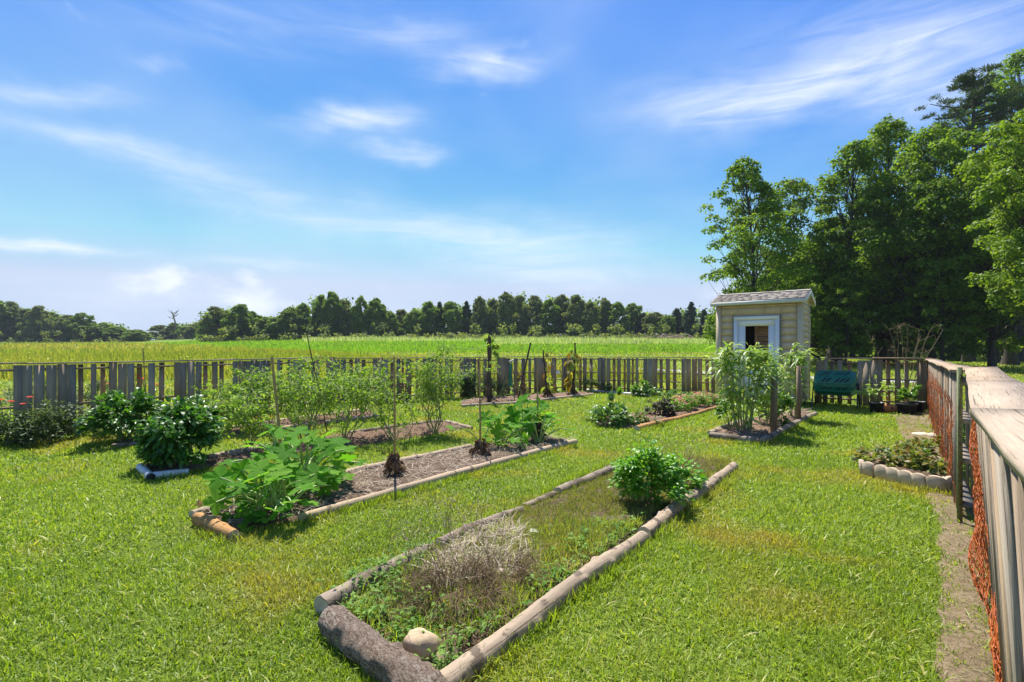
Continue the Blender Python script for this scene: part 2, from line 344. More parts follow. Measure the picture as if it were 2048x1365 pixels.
M['shingle'] = shinglemat()
def glassmat():
    m, nt, b, out = mat('window_glass'); b.inputs['Base Color'].default_value = (1,1,1,1); b.inputs['Roughness'].default_value = .02
    b.inputs['Transmission Weight'].default_value = 1; b.inputs['IOR'].default_value = 1.12; return m
M['glass'] = glassmat()
def groundmat():
    m, nt, b, out = mat('lawn_ground')
    n1 = noise(nt, 1.1, 6, .65, coord='Position'); n2 = noise(nt, 45, 4, .7, coord='Position'); n3 = noise(nt, .09, 3, .5, coord='Position')
    c = ramp(nt, n1, [(.09,.12,.018),(.14,.20,.024),(.21,.27,.038)], [.3,.5,.7])
    c = mixrgb(nt, mrange(nt, n2, .45, .75), c, (.10,.085,.03)); c = mixrgb(nt, mrange(nt, n3, .4, .65, 0, .6), c, (.20,.37,.03))
    nt.links.new(c, b.inputs['Base Color']); b.inputs['Roughness'].default_value = .95; b.inputs['Specular IOR Level'].default_value = .1
    bump(nt, b, n2, .9, .03); return m
M['ground'] = groundmat()
def dirtmat(name, cols, sc_=30):
    m, nt, b, out = mat(name); n = noise(nt, sc_, 6, .7, coord='Position'); n2 = noise(nt, 2.5, 4, .6, coord='Position')
    c = ramp(nt, n, cols, [.3,.5,.7]); c = mixrgb(nt, mrange(nt, n2, .4, .7, 0, .5), c, tuple(v*.6 for v in cols[1])); nt.links.new(c, b.inputs['Base Color'])
    b.inputs['Roughness'].default_value = 1; b.inputs['Specular IOR Level'].default_value = .1; bump(nt, b, n, 1, .03); return m
M['soil'] = dirtmat('garden_soil', [(.07,.045,.03),(.16,.11,.075),(.30,.22,.16)])
M['mulch'] = dirtmat('bark_mulch', [(.09,.05,.03),(.24,.15,.10),(.38,.27,.20)], 45)
M['dirt'] = dirtmat('dry_dirt', [(.15,.11,.06),(.26,.195,.115),(.38,.30,.20)], 25)
M['gravel'] = dirtmat('pale_gravel', [(.36,.35,.34),(.50,.48,.46),(.62,.60,.58)], 60)

# ------------------------------------------------------------------ ground
def terrain():
    a = np.linspace(-math.pi, math.pi, 361)[:-1]; r = np.concatenate([[0.3], np.geomspace(1, 2500, 170)])
    A, Rr = np.meshgrid(a, r); x = Rr*np.sin(A); y = Rr*np.cos(A); z = hz(x, y)
    V = np.stack([x, y, z], -1).reshape(-1, 3); n = len(a); k = len(r)
    i = np.arange(k-1)[:, None]*n; j = np.arange(n)[None]; j2 = (j+1) % n
    F = np.stack([i+j, i+n+j, i+n+j2, i+j2], -1).reshape(-1, 4); m = MB(); m.add(V, F, .5)
    V2 = np.concatenate([V[:n], [[0,0,0]]]); m.add(V2, np.array([[q, (q+1) % n, n] for q in range(n)]), .5)
    return tag(m.build('ground', M['ground'], smooth=True), kind='structure')
terrain()
def patch(name, poly, mt, h=.03, res=.08, kind='structure', nz=.012):
    """a low heap of loose material filling a ground polygon"""
    P = np.array([p[:2] for p in poly]); lo, hi = P.min(0), P.max(0)
    xs = np.arange(lo[0]-res, hi[0]+res*2, res); ys = np.arange(lo[1]-res, hi[1]+res*2, res)
    X, Y = np.meshgrid(xs, ys); Q = np.stack([X.ravel(), Y.ravel()], 1); ins = inpoly(Q, P)
    d = np.full(len(Q), 9.)
    for i in range(len(P)):
        a, b = P[i-1], P[i]; t = np.clip(((Q-a)@(b-a))/((b-a)@(b-a)+1e-9), 0, 1); d = np.minimum(d, np.linalg.norm(Q-a-t[:, None]*(b-a), axis=1))
    z = np.where(ins, np.minimum(1, d/.12)*h+.006, -.01-d*.3)+np.where(ins, rng.normal(0, nz, len(Q)), 0); z = np.where(ins, np.maximum(z, .006), z)
    V = np.stack([Q[:,0], Q[:,1], z+hz(Q[:,0], Q[:,1])], 1); nx = len(xs); I = np.arange(len(Q)).reshape(len(ys), nx)
    F = np.stack([I[:-1,:-1], I[:-1,1:], I[1:,1:], I[1:,:-1]], -1).reshape(-1, 4); keep = ins[F].any(1)
    m = MB(); m.add(V, F[keep], .5); return tag(m.build(name, mt, smooth=True), kind=kind)
def gp(*pts): return [G(*p) for p in pts]
BEDS = {
 'A': gp((640,1215),(860,1400),(1000,1262),(1470,928),(1330,915),(1215,938),(860,1103)),
 'B': gp((395,1032),(470,1066),(600,1042),(908,953),(1150,886),(1085,873),(930,899),(700,948),(560,985)),
 'C': gp((282,932),(302,954),(560,917),(760,888),(940,858),(895,845),(700,870),(560,893),(420,915)),
 'D': gp((228,884),(238,896),(430,878),(760,836),(740,824),(575,843),(430,862),(330,878)),
 'E': gp((920,812),(1045,804),(1185,791),(1170,786),(1040,794),(925,803)),
 'F': gp((1185,846),(1210,856),(1275,858),(1440,815),(1420,806),(1340,822),(1215,835)),
 'G': gp((1420,870),(1520,884),(1628,829),(1600,822),(1475,847)),
 'H': gp((1728,946),(1800,968),(1912,985),(1925,960),(1890,925),(1790,918),(1730,925)),
}
patch('bed_soil', BEDS['A'], M['soil'], .03); patch('bed_soil', BEDS['B'], M['soil'], .04); patch('bed_mulch', BEDS['C'], M['mulch'], .04)
patch('bed_mulch', BEDS['D'], M['mulch'], .04); patch('bed_mulch', BEDS['E'], M['mulch'], .05); patch('bed_soil', BEDS['F'], M['mulch'], .05)
patch('bed_mulch', BEDS['G'], M['mulch'], .06); patch('bed_soil', BEDS['H'], M['soil'], .08)
FN0, FN2, FN1 = np.array([-.47, -1.09]), np.array([1.58, 1.47]), np.array([3.997, 4.157])      # near right fence, at the ground
FR0, FR1 = np.array([3.95, 4.33]), np.array([9.95, 11.86])      # far right fence
FB2a, FB2b = np.array([8.18, 13.45]), np.array([9.98, 11.90])   # back fence right of the shed
FB1a, FB1b = np.array([1.9, 17.15]), np.array([6.9, 15.2])
FBLa, FBLb = np.array([-4.6, 12.9]), np.array([1.9, 17.15])
FLa, FLb = np.array([-10.6, 4.6]), np.array([-4.6, 12.9])
STRIP = [np.array(p) for p in [(.45,.75),(1.02,1.3),(1.90,2.24),(3.62,4.25),(5.5,6.9),(8.5,11.2),(9.2,11.6),(9.95,11.8),(3.98,4.25),(1.6,1.5),(.7,.45)]]
patch('dirt_path', STRIP, M['dirt'], .012, .07, nz=.006)
def ribbon(name, pts, wid, mt, dz=.012):
    P = np.array(pts); L = []
    for i in range(len(P)-1):
        for t in np.linspace(0, 1, 12, endpoint=False): L.append(P[i]*(1-t)+P[i+1]*t)
    L.append(P[-1]); L = np.array(L)[:, :2]; T = nrm(np.gradient(L, axis=0)); N = np.stack([-T[:,1], T[:,0]], 1); V = []
    for s in (-.5, -.17, .17, .5):
        Q = L+N*wid*s*(1+rng.normal(0, .05, len(L)))[:, None]; V.append(np.stack([Q[:,0], Q[:,1], hz(Q[:,0], Q[:,1])+dz+(.05 if abs(s) < .4 else 0)], 1))
    V = np.stack(V, 1); n = len(L); F = [[i*4+j, i*4+j+1, i*4+5+j, i*4+4+j] for i in range(n-1) for j in range(3)]
    m = MB(); m.add(V, np.array(F), .5); return tag(m.build(name, mt, smooth=True), kind='structure')
ribbon('gravel_driveway', gp((1000,722),(1130,729),(1250,737),(1377,744),(1600,756),(1790,764),(2048,772),(2500,800)), 1.7, M['gravel'])

# ------------------------------------------------------------------ lawn, meadow, field (stuff)
YARD = [FLa, FLb, FBLb, FB1b, FB2a, FB2b, FN1, FN2, FN0, np.array([-6., -3.])]
def sector(n, d0, d1, half=R(50), p=1.0):
    a = rv(n, -half, half); r = np.sqrt(rv(n, 0, 1)*(d1*d1-d0*d0)+d0*d0) if p == 1 else d0*(d1/d0)**rv(n, 0, 1)
    x, y = r*np.sin(a), r*np.cos(a); return np.stack([x, y, hz(x, y)], 1)
def pn(P, s, seed):
    """cheap smooth noise 0..1 for placing clumps"""
    q = np.random.default_rng(seed); v = np.zeros(len(P))
    for k in range(6):
        a = q.uniform(0, 6.28); f = s*q.uniform(.6, 2.2); v += np.sin((P[:,0]*math.cos(a)+P[:,1]*math.sin(a))*f+q.uniform(0, 6.28))
    return .5+v/7.5
def lawn():
    m = MB()
    for d0, d1, dens, ls, ws in ((.7, 2.6, 15000, .95, .95), (2.6, 4.5, 10500, .95, 1.05), (4.5, 8, 5200, 1.0, 1.4), (8, 13, 2000, 1.15, 2.2), (13, 20, 800, 1.3, 3.4)):
        n = int(dens*R(66)*(d1*d1-d0*d0)); P = sector(n, d0, d1, R(66))
        keep = inpoly(P, YARD) & ((np.abs(np.arctan2(P[:,0], P[:,1])) < R(50)) | (rng.random(n) < .55))
        for k, b in BEDS.items(): keep &= ~inpoly(P, b)
        st = inpoly(P+rng.normal(0,.05,P.shape)+(.16*(pn(P,9.,61)-.5))[:,None]*[1,-.8,0], STRIP); keep &= ~(st & (rng.random(n) > .30+.6*(pn(P, 5., 17) > .5))); P = P[keep]; n = len(P)
        den = pn(P, 3.0, 3); kp = rng.random(n) < .50+.9*den*pn(P, 16., 41)*1.6; P = P[kp]; n = len(P); c = pn(P, 5.0, 5)
        L = rv(n, .022, .055)*(1+.8*np.clip(c-.5, 0, 1))*ls; W = rv(n, .0035, .0075)*ws
        blades(m, P, L, W, rv(n, 0, 6.28), rv(n, .15, 1.25), .6, np.clip(rng.normal(.36, .2, n)+.25*(pn(P, 1.4, 9)-.5), 0, 1))
        # broader lying leaves and clippings in clumps
        q = P[rng.random(n) < .025]; q = q+np.array([0, 0, .004])
        blades(m, q, rv(len(q), .05, .10)*ls, rv(len(q), .005, .010)*ws, rv(len(q), 0, 6.28), rv(len(q), .7, 1.4), .3, rv(len(q), .2, 1.0))
    tag(m.build('lawn_grass', M['g_lawn']), kind='stuff', label='short mown lawn grass between the raised beds', cat='grass')
lawn()
def outer():
    m = MB(); P = np.concatenate([sector(75000, 5, 26, R(66)), sector(80000, 24, 62, R(60))])
    keep = ~inpoly(P, YARD) & ~((P[:,0]+P[:,1] < 30) & (P[:,1] > 24)); P = P[keep]; n = len(P); D = P[:,1]
    blades(m, P, rv(n, .06, .13)*(1+D/60), rv(n, .012, .03)*(1+D/25), rv(n, 0, 6.28), rv(n, .2, 1.1), .5)
    tag(m.build('outer_lawn_grass', M['g_lawn']), kind='stuff', label='mown grass outside the garden fence', cat='grass')
    m = MB(); P = np.concatenate([sector(105000, 22, 60, R(60)), sector(95000, 50, 190, R(60), 2)])
    tall = (P[:,0]+P[:,1] < 30+4*(pn(P, .3, 2)-.5)) & (P[:,1] > 22+3*(pn(P, .5, 4)-.5)); P = P[tall]; n = len(P); D = P[:,1]
    blades(m, P, rv(n, .4, .85)*(.8+.5*pn(P, .15, 8)), rv(n, .008, .02)*(1+D/9), rv(n, 0, 6.28), rv(n, .03, .4), .7, np.clip(rng.normal(.5, .2, n)+.5*(pn(P, .12, 12)-.5), 0, 1))
    tag(m.build('meadow_grass', M['g_meadow']), kind='stuff', label='tall yellowish meadow grass left of the garden', cat='grass')
    m = MB(); Q = P[(rng.random(n) < .12*np.clip(pn(P, .25, 21)*2-.75, 0, 1)) & (P[:,0] < -.55*P[:,1])]; Q = Q+np.array([0,0,.62])+rng.normal(0,.06,Q.shape)
    k = len(Q); put(m, *RH, Q, rng.normal(0,1,(k,3))*[1,1,.3], rng.normal(0,.4,(k,3))+[0,0,1], rv(k,.05,.10)*(1+Q[:,1]/60))
    tag(m.build('yellow_wildflowers', M['yellow']), kind='stuff', label='yellow wildflowers dotted through the meadow', cat='wildflowers')
    m = MB(); P = sector(120000, 52, 170, R(50), 2); x, y = P[:,0], P[:,1]; keep = (x+y > 28) & (y > 55+3*(pn(P,.4,6)-.5)) & (x < .42*y); P = P[keep]; n = len(P); D = P[:,1]
    blades(m, P, rv(n, .15, .42), rv(n, .05, .12)*(D/60), rv(n, 0, 6.28), rv(n, .05, .6), .6)
    tag(m.build('field_grass', M['g_green']), kind='stuff', label='bright green low growth on the rising field', cat='grass')
    m = MB(); P = sector(90000, 66, 150, R(46), 2); x, y = P[:,0], P[:,1]; keep = (x > -.42*y) & (x < .42*y) & ((y > 105) | ((y > 84) & (y < 92+6*pn(P,.1,31)) & (x>-.05*y))); P = P[keep]; n = len(P); D = P[:,1]
    blades(m, P, rv(n, .5, 1.1)*(.6+.8*pn(P, .12, 14)), rv(n, .05, .12)*(D/90), rv(n, 0, 6.28), rv(n, .02, .35), 1.2)
    tag(m.build('plume_grass', M['g_plume']), kind='stuff', label='pale seeding tall grass along the far field edge', cat='grass')
    m = MB()
    for k in range(26):   # lone weeds standing up out of the field
        p = G(rng.uniform(640, 1420), rng.uniform(700, 712)); n = 60; Q = p+rng.normal(0, 1, (n,3))*[.3,.3,.35]+[0,0,.6]
        put(m, *RH, Q, rng.normal(0,1,(n,3)), rng.normal(0,.5,(n,3))+[0,0,1], rv(n,.10,.2))
    tag(m.build('field_weeds', M['t_mid']), kind='stuff', label='scattered tall weeds standing in the green field', cat='weeds')
outer()

# ------------------------------------------------------------------ trees
def tree_mesh(H, Rc, base, prof, ncl, nlf, ls, seed, leaf=RH, lean=0., crf=(.14,.26), trunk_r=None, droop=.0, dens=2.6):
    """returns (trunk MB, crown MB) standing on the origin"""
    global rng
    keep = rng; rng = np.random.default_rng(seed)
    tr, cr = MB(), MB(); tr_r = trunk_r or H*.013
    top = np.array([lean*H+rng.normal(0,.02)*H, rng.normal(0,.02)*H, H*.86]); t = np.linspace(0, 1, 9)[:, None]
    P = t*top+np.sin(t*3.1)*rng.normal(0, .02*H, 3)*[1,1,0]; rad = tr_r*(1-t[:,0]*.85); rad[0] *= 1.45
    tube(tr, P, rad, 9, noise=.05)
    ph = rng.uniform(0, 6.28, 4); am = rng.uniform(.06, .2, 4)
    ncl = int(ncl*dens)
    for k in range(ncl):
        h = base+(1-base)*((k+rng.random())/ncl)**.92; tt = (h-base)/(1-base); a = rng.uniform(0, 6.28)
        R1 = Rc*np.interp(tt, *prof)*(1+sum(am[i]*math.sin((i+1)*a+ph[i]+h*5) for i in range(4)))
        c0 = np.interp(min(h, .86), t[:,0]*.86, P[:,0]), np.interp(min(h,.86), t[:,0]*.86, P[:,1])
        rr = R1*(rng.uniform(.25, 1)**.55); c = np.array([c0[0]+rr*math.cos(a), c0[1]+rr*math.sin(a), h*H*.97])
        cs = Rc*rng.uniform(*crf)*(1-.35*tt)
        if k % 2 == 0 or rr > .6*R1:
            h0 = max(base*.6, h-.18-.12*rr/Rc)*H; s = np.array([np.interp(h0/H, t[:,0]*.86, P[:,0]), np.interp(h0/H, t[:,0]*.86, P[:,1]), h0])
            q = np.linspace(0, 1, 5)[:, None]; B = s*(1-q)+c*q+np.sin(q*3.14)*[0,0,-.06*H*.3]+rng.normal(0,.03*Rc,(5,3))*(q>0)
            tube(tr, B, np.linspace(tr_r*.18, tr_r*.04, 5), 5, cap=False)
        n = int(nlf*1.35*(cs/(Rc*.27))**2); d = nrm(rng.normal(0, 1, (n,3))); d[:,2] = np.where(d[:,2] < -.35, -d[:,2], d[:,2])
        rad_ = cs*rng.uniform(.35, 1.05, n)**.5*(1+.25*np.sin(d[:,0]*5+k)*np.cos(d[:,1]*4+k)); Q = c+d*rad_[:,None]*[1.1,1.1,.78]
        up = nrm(d*.7+rng.normal(0,.5,(n,3))+[0,0,.5]); f = nrm(np.cross(up, rng.normal(0,1,(n,3)))+[0,0,-droop])
        put(cr, *leaf, Q, f, up, ls*1.05*rng.uniform(.6, 1.35, n), np.clip(rng.normal(.45, .2, n)+rng.normal(0,.1), 0, 1))
    rng = keep
    return tr, cr
ROUND = ([0,.15,.4,.7,.9,1],[.55,.85,1,.85,.5,.12]); TALL = ([0,.2,.5,.8,1],[.85,1,.92,.6,.15]); CONE = ([0,.1,.5,.9,1],[.9,1,.6,.2,.03]); TOP = ([0,.3,.7,1],[.45,1,.9,.2])
def tree(px, D, topy, rpx, mt, prof, base, ncl, nlf, ls, label, name='deciduous_tree', cat='tree', group=None, seed=None, **kw):
    p = atD(px, D); H = CH+(HZ-topy)/FP*D-p[2]; t = thing(name, label, cat, p, 0, group)
    tr, cr = tree_mesh(H, rpx/FP*D, base, prof, ncl, nlf, ls, seed or int(px+D*7), **kw)
    tr.build('trunk', M['trunk'], t, True); cr.build('crown', M[mt], t); return t
GR = 'tall trees on the right behind the shed'
tree(1497, 37, 312, 100, 't_mid', TALL, .10, 60, 260, .19, 'leftmost tall tree, rising behind the white-trimmed shed with a spiky top', group=GR, seed=11)
tree(1590, 43, 355, 115, 't_dark', ROUND, .12, 60, 240, .22, 'darker rounded tree just right of the tall spiky one above the shed roof', group=GR, seed=12)
tree(1672, 40, 292, 98, 't_mid', TALL, .14, 60, 250, .20, 'slim leafy tree rising over the right end of the shed', group=GR, seed=13)
tree(1762, 41, 236, 105, 't_bright', TALL, .16, 75, 250, .20, 'bright green pointed tree between the shed and the pine', group=GR, seed=14)
tree(1862, 36, 258, 125, 't_mid', ROUND, .18, 80, 260, .19, 'broad olive green tree standing in front of the pine trunk', group=GR, seed=15)
tree(1985, 33, 300, 130, 't_mid', ROUND, .22, 80, 270, .18, 'wide spreading tree at the right under the pine', group=GR, seed=16)
tree(2035, 52, 92, 118, 't_mid', ROUND, .30, 90, 210, .27, 'tallest broadleaf tree at the upper right corner', group=GR, seed=17)
tree(2078, 26, 205, 118, 't_bright', ROUND, .24, 100, 300, .15, 'yellow green leafy tree reaching in from the right edge', group=GR, seed=18)
tree(2240, 34, 150, 140, 't_mid', ROUND, .2, 60, 200, .24, 'unseen broad tree added past the right edge for shadow and cover', group=GR, seed=19)  # out of view; added to cast shadow and close off the right edge
for i, (px, D, ty, rp, mt) in enumerate([(1630,62,470,70,'t_dark'),(1725,66,430,80,'t_dark'),(1830,58,400,85,'t_dark'),(1925,66,420,85,'t_dark'),(2015,60,380,95,'t_dark'),(1560,64,520,60,'t_dark'),(2130,55,330,120,'t_dark')]):
    tree(px, D, ty, rp, mt, ROUND, .05, 48, 130, .42, ['shaded tree filling the gap behind the shed roof','shaded tree behind the bright pointed one','shaded tree behind the broad olive one, left of the pine trunk','shaded tree standing below the pine','shaded tree behind the wide spreading one at right','low shaded tree behind the left tall tree by the shed','shaded tree at the right edge behind the yellow green one'][i], group='shaded trees at the back of the grove', seed=30+i)
for i, (px, D, ty, rp, mt, lb) in enumerate([(1690,37,545,58,'t_mid','low leafy tree just right of the shed roof, under the slim tree'),(1790,40,500,70,'t_dark','low leafy tree under the bright pointed tree, branches near the ground'),(1885,34,520,72,'t_mid','low leafy tree before the grove, above the right fence corner'),(1985,37,500,70,'t_bright','low bright leafy tree under the wide spreading one at right')]):
    tree(px, D, ty, rp, mt, ROUND, .14, 34, 200, .19, lb, group='low trees filling the front of the grove', seed=60+i)
def pine():
    p = atD(1942, 50); H = CH+(HZ-140)/FP*50-p[2]; t = thing('pine_tree', 'tall dark pine with open layered crown above the other trees', 'pine tree', p)
    q = np.random.default_rng(5); tr, cr = MB(), MB(); z = np.linspace(0, 1, 10)[:, None]; P = z*[.3,0,H]+np.sin(z*4)*[.25,.1,0]; tube(tr, P, .38*(1-z[:,0]*.8), 9, noise=.04)
    for k in range(52):
        h = .60+.4*(k/52)**.9; a = q.uniform(0, 6.28); L = 5.6*np.interp(h, [.6,.7,.85,1], [.75,1,.8,.15])*q.uniform(.5, 1.1); s = np.array([.3*h, 0, h*H*.98])
        e = s+[L*math.cos(a), L*math.sin(a), L*q.uniform(.05,.4)]; u = np.linspace(0,1,5)[:,None]; B = s*(1-u)+e*u+np.sin(u*3.14)*[0,0,-.25]; tube(tr, B, np.linspace(.11,.03,5), 5, cap=False)
        for j in range(6):
            w_ = q.uniform(.35, 1.05); c = s*(1-w_)+e*w_+q.normal(0,.35,3)*[1,1,.5]; n = 90; d = nrm(q.normal(0,1,(n,3))); d[:,2] = abs(d[:,2])*.8
            put(cr, *NEED, c+d*q.uniform(.05,.42,n)[:,None], d+[0,0,.3], nrm(q.normal(0,1,(n,3))), q.uniform(.22,.42,n)*1.0, q.random(n))
    tr.build('trunk', M['trunk'], t, True); cr.build('crown', M['pine'], t)
pine()
# trunks standing in the open under the grove
def bare_trunk(px, D, r, label, h=7):
    p = atD(px, D); t = thing('deciduous_tree', label, 'tree', p, 0, 'open trunks under the grove'); m = MB(); z = np.linspace(0, 1, 8)[:, None]
    tube(m, z*[rng.normal(0,.3), 0, h]+np.sin(z*3)*[rng.normal(0,.15),0,0], r*np.interp(z[:,0],[0,.1,1],[1.5,1,.6]), 10, noise=.05)
    for k in range(3):
        a = rng.uniform(0,6.28); tube(m, [[0,0,h*.7],[math.cos(a)*1,math.sin(a),h*.9],[math.cos(a)*2,math.sin(a)*2,h*1.15]], [r*.5,r*.35,r*.1], 6)
    m.build('trunk', M['trunk'], t, True); c = MB()
    for k in range(16):
        n = 150; d = nrm(rng.normal(0,1,(n,3))); put(c, *RH, np.array([rng.normal(0,1.6),rng.normal(0,1.6),h+rng.uniform(-1.5,2.5)])+d*rv(n,.3,1.2)[:,None], rng.normal(0,1,(n,3)), d+[0,0,.5], rv(n,.2,.35))
    c.build('crown', M['t_dark'], t)
for a in [(1634,44,.22,'thin straight trunk right beside the shed wall'),(1668,46,.55,'thick dark trunk seen just above the fence beside the shed'),(1762,42,.42,'pale grey brown trunk above the fence, middle of the grove'),(1778,46,.3,'thinner trunk beside the pale grey brown one'),(1705,58,.2,'slim trunk in the lit gap of the grove'),(2020,40,.42,'dark trunk on the bright lawn at the right edge'),(1990,43,.35,'dark trunk on the shaded lawn left of the right edge one'),(1935,47,.3,'trunk deep in the shade under the pine')]: bare_trunk(*a)
def undergrowth():
    m = MB()
    for k in range(260):
        px = rng.choice([rng.uniform(1560,1650), rng.uniform(1690,2060), rng.uniform(1760, 2150)]); D = rng.uniform(62, 82) if px < 1760 or px > 1990 else rng.uniform(50, 70)
        c = atD(px, D)+[0,0,rng.uniform(.2,3.8)]; n = 70; d = nrm(rng.normal(0,1,(n,3)))
        put(m, *RH, c+d*rv(n,.3,1.5)[:,None], rng.normal(0,1,(n,3)), d+[0,0,.5], rv(n,.35,.6))
    tag(m.build('undergrowth', M['t_dark']), kind='stuff', label='dark undergrowth filling the back of the grove', cat='undergrowth')
undergrowth()
# far treeline: one variant mesh set, each tree its own object
FAR = []
for s, (prof, base, mt) in enumerate([(ROUND,.06,'t_mid'),(ROUND,.04,'t_dark'),(TALL,.05,'t_mid'),(ROUND,.05,'t_olive'),(CONE,.03,'pine'),(ROUND,.06,'t_bright'),(TALL,.03,'t_dark'),(ROUND,.12,'t_olive')]):
    tr, cr = tree_mesh(10, 3.9 if prof is ROUND else 2.9, base, prof, 44, 190, .38, 200+s, crf=(.15,.32))
    a = tr.build('trunk', M['trunk'], None, True); b = cr.build('crown', M[mt], None); FAR.append((a, b)); 
SKX = [-60,0,60,110,128,165,190,240,285,300,320,350,372,400,410,460,500,520,560,600,622,660,690,702,722,760,778,800,830,870,900,960,1000,1040,1080,1130,1200,1250,1300,1330,1350,1385,1405,1440,1500]
SKY = [603,607,611,618,634,624,648,645,664,672,652,648,643,650,622,612,617,640,625,611,594,583,592,612,598,604,625,622,612,600,610,599,586,583,594,589,599,606,621,636,624,602,620,630,640]
KIND = ['leafy round','dark round','tall leafy','grey olive round','dark conical','bright green round','dark narrow','olive spreading']
used = set()
def far_tree(px, D, ty, k, wid, label):
    p = atD(px, D); H = CH+(HZ-ty)/FP*D-p[2]; t = thing('treeline_tree', label, 'tree', p, rng.uniform(0, 6.28), 'trees of the far treeline')
    s = H/10; wsc = wid/FP*D/2/(3.9 if k in (0,1,3,5,7) else 2.9)
    for src in FAR[k]:
        if src.name not in used: o = src; used.add(src.name)
        else: o = src.copy(); C.objects.link(o)
        o.parent = t
    t.scale = (wsc*rng.uniform(.85,1.2), wsc*rng.uniform(.85,1.2), s)
spec = [(-45,3),(-8,1),(22,3),(50,1),(78,3),(104,0),(135,3),(160,1),(183,5),(207,5),(232,0),(255,5),(278,5),
 (322,3),(352,2),(378,0),(398,3),(428,3),(452,1),(482,0),(505,1),(530,5),(556,5),(583,1),(606,0),(640,2),(664,0),(688,3),(722,5),(752,1),(778,0),(803,3),(830,5),(858,0),(878,4),(905,5),(932,4),(958,6),(985,3),(1012,7),(1040,3),(1068,3),(1098,0),(1125,7),(1152,3),(1180,3),(1208,7),(1235,0),(1262,1),(1288,4),(1312,6),(1334,1),(1354,4),(1384,4),(1408,4),(1432,6),(1465,1)]
seen = {}
for i, (px, k) in enumerate(spec):
    k = 7 if px in (958, 1312) else k
    if px < 300: D = 175; zone = 'far left wood'
    elif px < 400: D = 210; zone = 'gap left of centre'
    elif px < 790: D = 132; zone = 'clump left of centre'
    elif px < 1320: D = 140; zone = 'dark wood across the field'
    else: D = 135; zone = 'treeline next to the shed'
    D += rng.uniform(-5, 5); ty = np.interp(px, SKX, SKY)+rng.choice([-4,-1,2,9]); ky = (KIND[k], zone); seen[ky] = seen.get(ky, 0)+1
    od = ['first','second','third','fourth','fifth','sixth'][seen[ky]-1]
    wid = 46 if px > 300 else 50
    if k in (2,4,6): wid = 34
    far_tree(px, D, ty, k, wid*rng.uniform(.9, 1.15), f'{KIND[k]} tree, {od} such from the left in the {zone}')
for _f in FAR:
    for _o in _f:
        if _o.name not in used: bpy.data.objects.remove(_o)
def woods():
    m = MB()
    for k in range(1100):
        px = rng.uniform(-600, 1480)
        if 286 < px < 318: continue
        D = (190 if px < 300 else 222 if px < 400 else 148)+rng.uniform(0, 14); b = atD(px, D); ty = np.interp(px, SKX, SKY)+6; H = CH+(HZ-ty)/FP*D-b[2]
        c = b+[0,0,H*rng.uniform(.02, .93)]; n = 46; d = nrm(rng.normal(0,1,(n,3))); put(m, *RH, c+d*rv(n,.5,2.4)[:,None], rng.normal(0,1,(n,3)), d+[0,0,.5], rv(n,.6,1.2))
    tag(m.build('distant_woods', M['t_dark']), kind='stuff', label='dark depth of the wood behind the far treeline', cat='woods')
    m = MB()
    for k in range(230):
        px = rng.uniform(-100, 1440); 
        if 290 < px < 312: continue
        D = (168 if px < 300 else 200 if px < 400 else 124)+rng.uniform(-3,3); c = atD(px, D)+[0,0,rng.uniform(.2,1.0)+2.4*(rng.random()<.2)]; n = 46; d = nrm(rng.normal(0,1,(n,3)))
        put(m, *RH, c+d*rv(n,.3,1.1)[:,None], rng.normal(0,1,(n,3)), d+[0,0,.5], rv(n,.35,.8))
    tag(m.build('hedgerow_bushes', M['t_olive']), kind='stuff', label='low scrub along the foot of the far treeline', cat='scrub')
woods()
def dead_tree():
    p = atD(349, 205); H = CH+(HZ-622)/FP*205-p[2]; t = thing('dead_tree', 'bare pale treetop sticking up left of the far clump', 'dead tree', p); m = MB()
    tube(m, [[0,0,0],[.3,0,H*.6],[-.6,0,H*.85],[-1.4,0,H]], [.4,.3,.2,.06], 6)
    for k in range(12):
        a = rng.uniform(0,6.28); s = np.array([-.5,0,H*rng.uniform(.72,.92)]); e = s+[2.2*math.cos(a),1.5*math.sin(a),rng.uniform(.5,2)]; tube(m, [s,(s+e)/2+[0,0,-.2],e], [.14,.1,.04], 5)
    m.build('trunk', M['drystem'], t, True)
dead_tree()
def brush_pile():
    p = G(1335, 681); t = thing('brush_pile', 'grey pile of cut brush at the far field edge near the shed', 'brush pile', p); m = MB()
    for k in range(160):
        a = rng.uniform(0, 3.14); s = rng.normal(0,1,3)*[2.6,1.5,0]; s[2] = abs(rng.normal(0,.5))+.2; d = np.array([math.cos(a),math.sin(a),rng.normal(0,.2)])*rng.uniform(.6,1.4); tube(m, [s-d,s,s+d], [.06,.08,.04], 4)
    m.build('branches', M['cap'], t)
brush_pile()

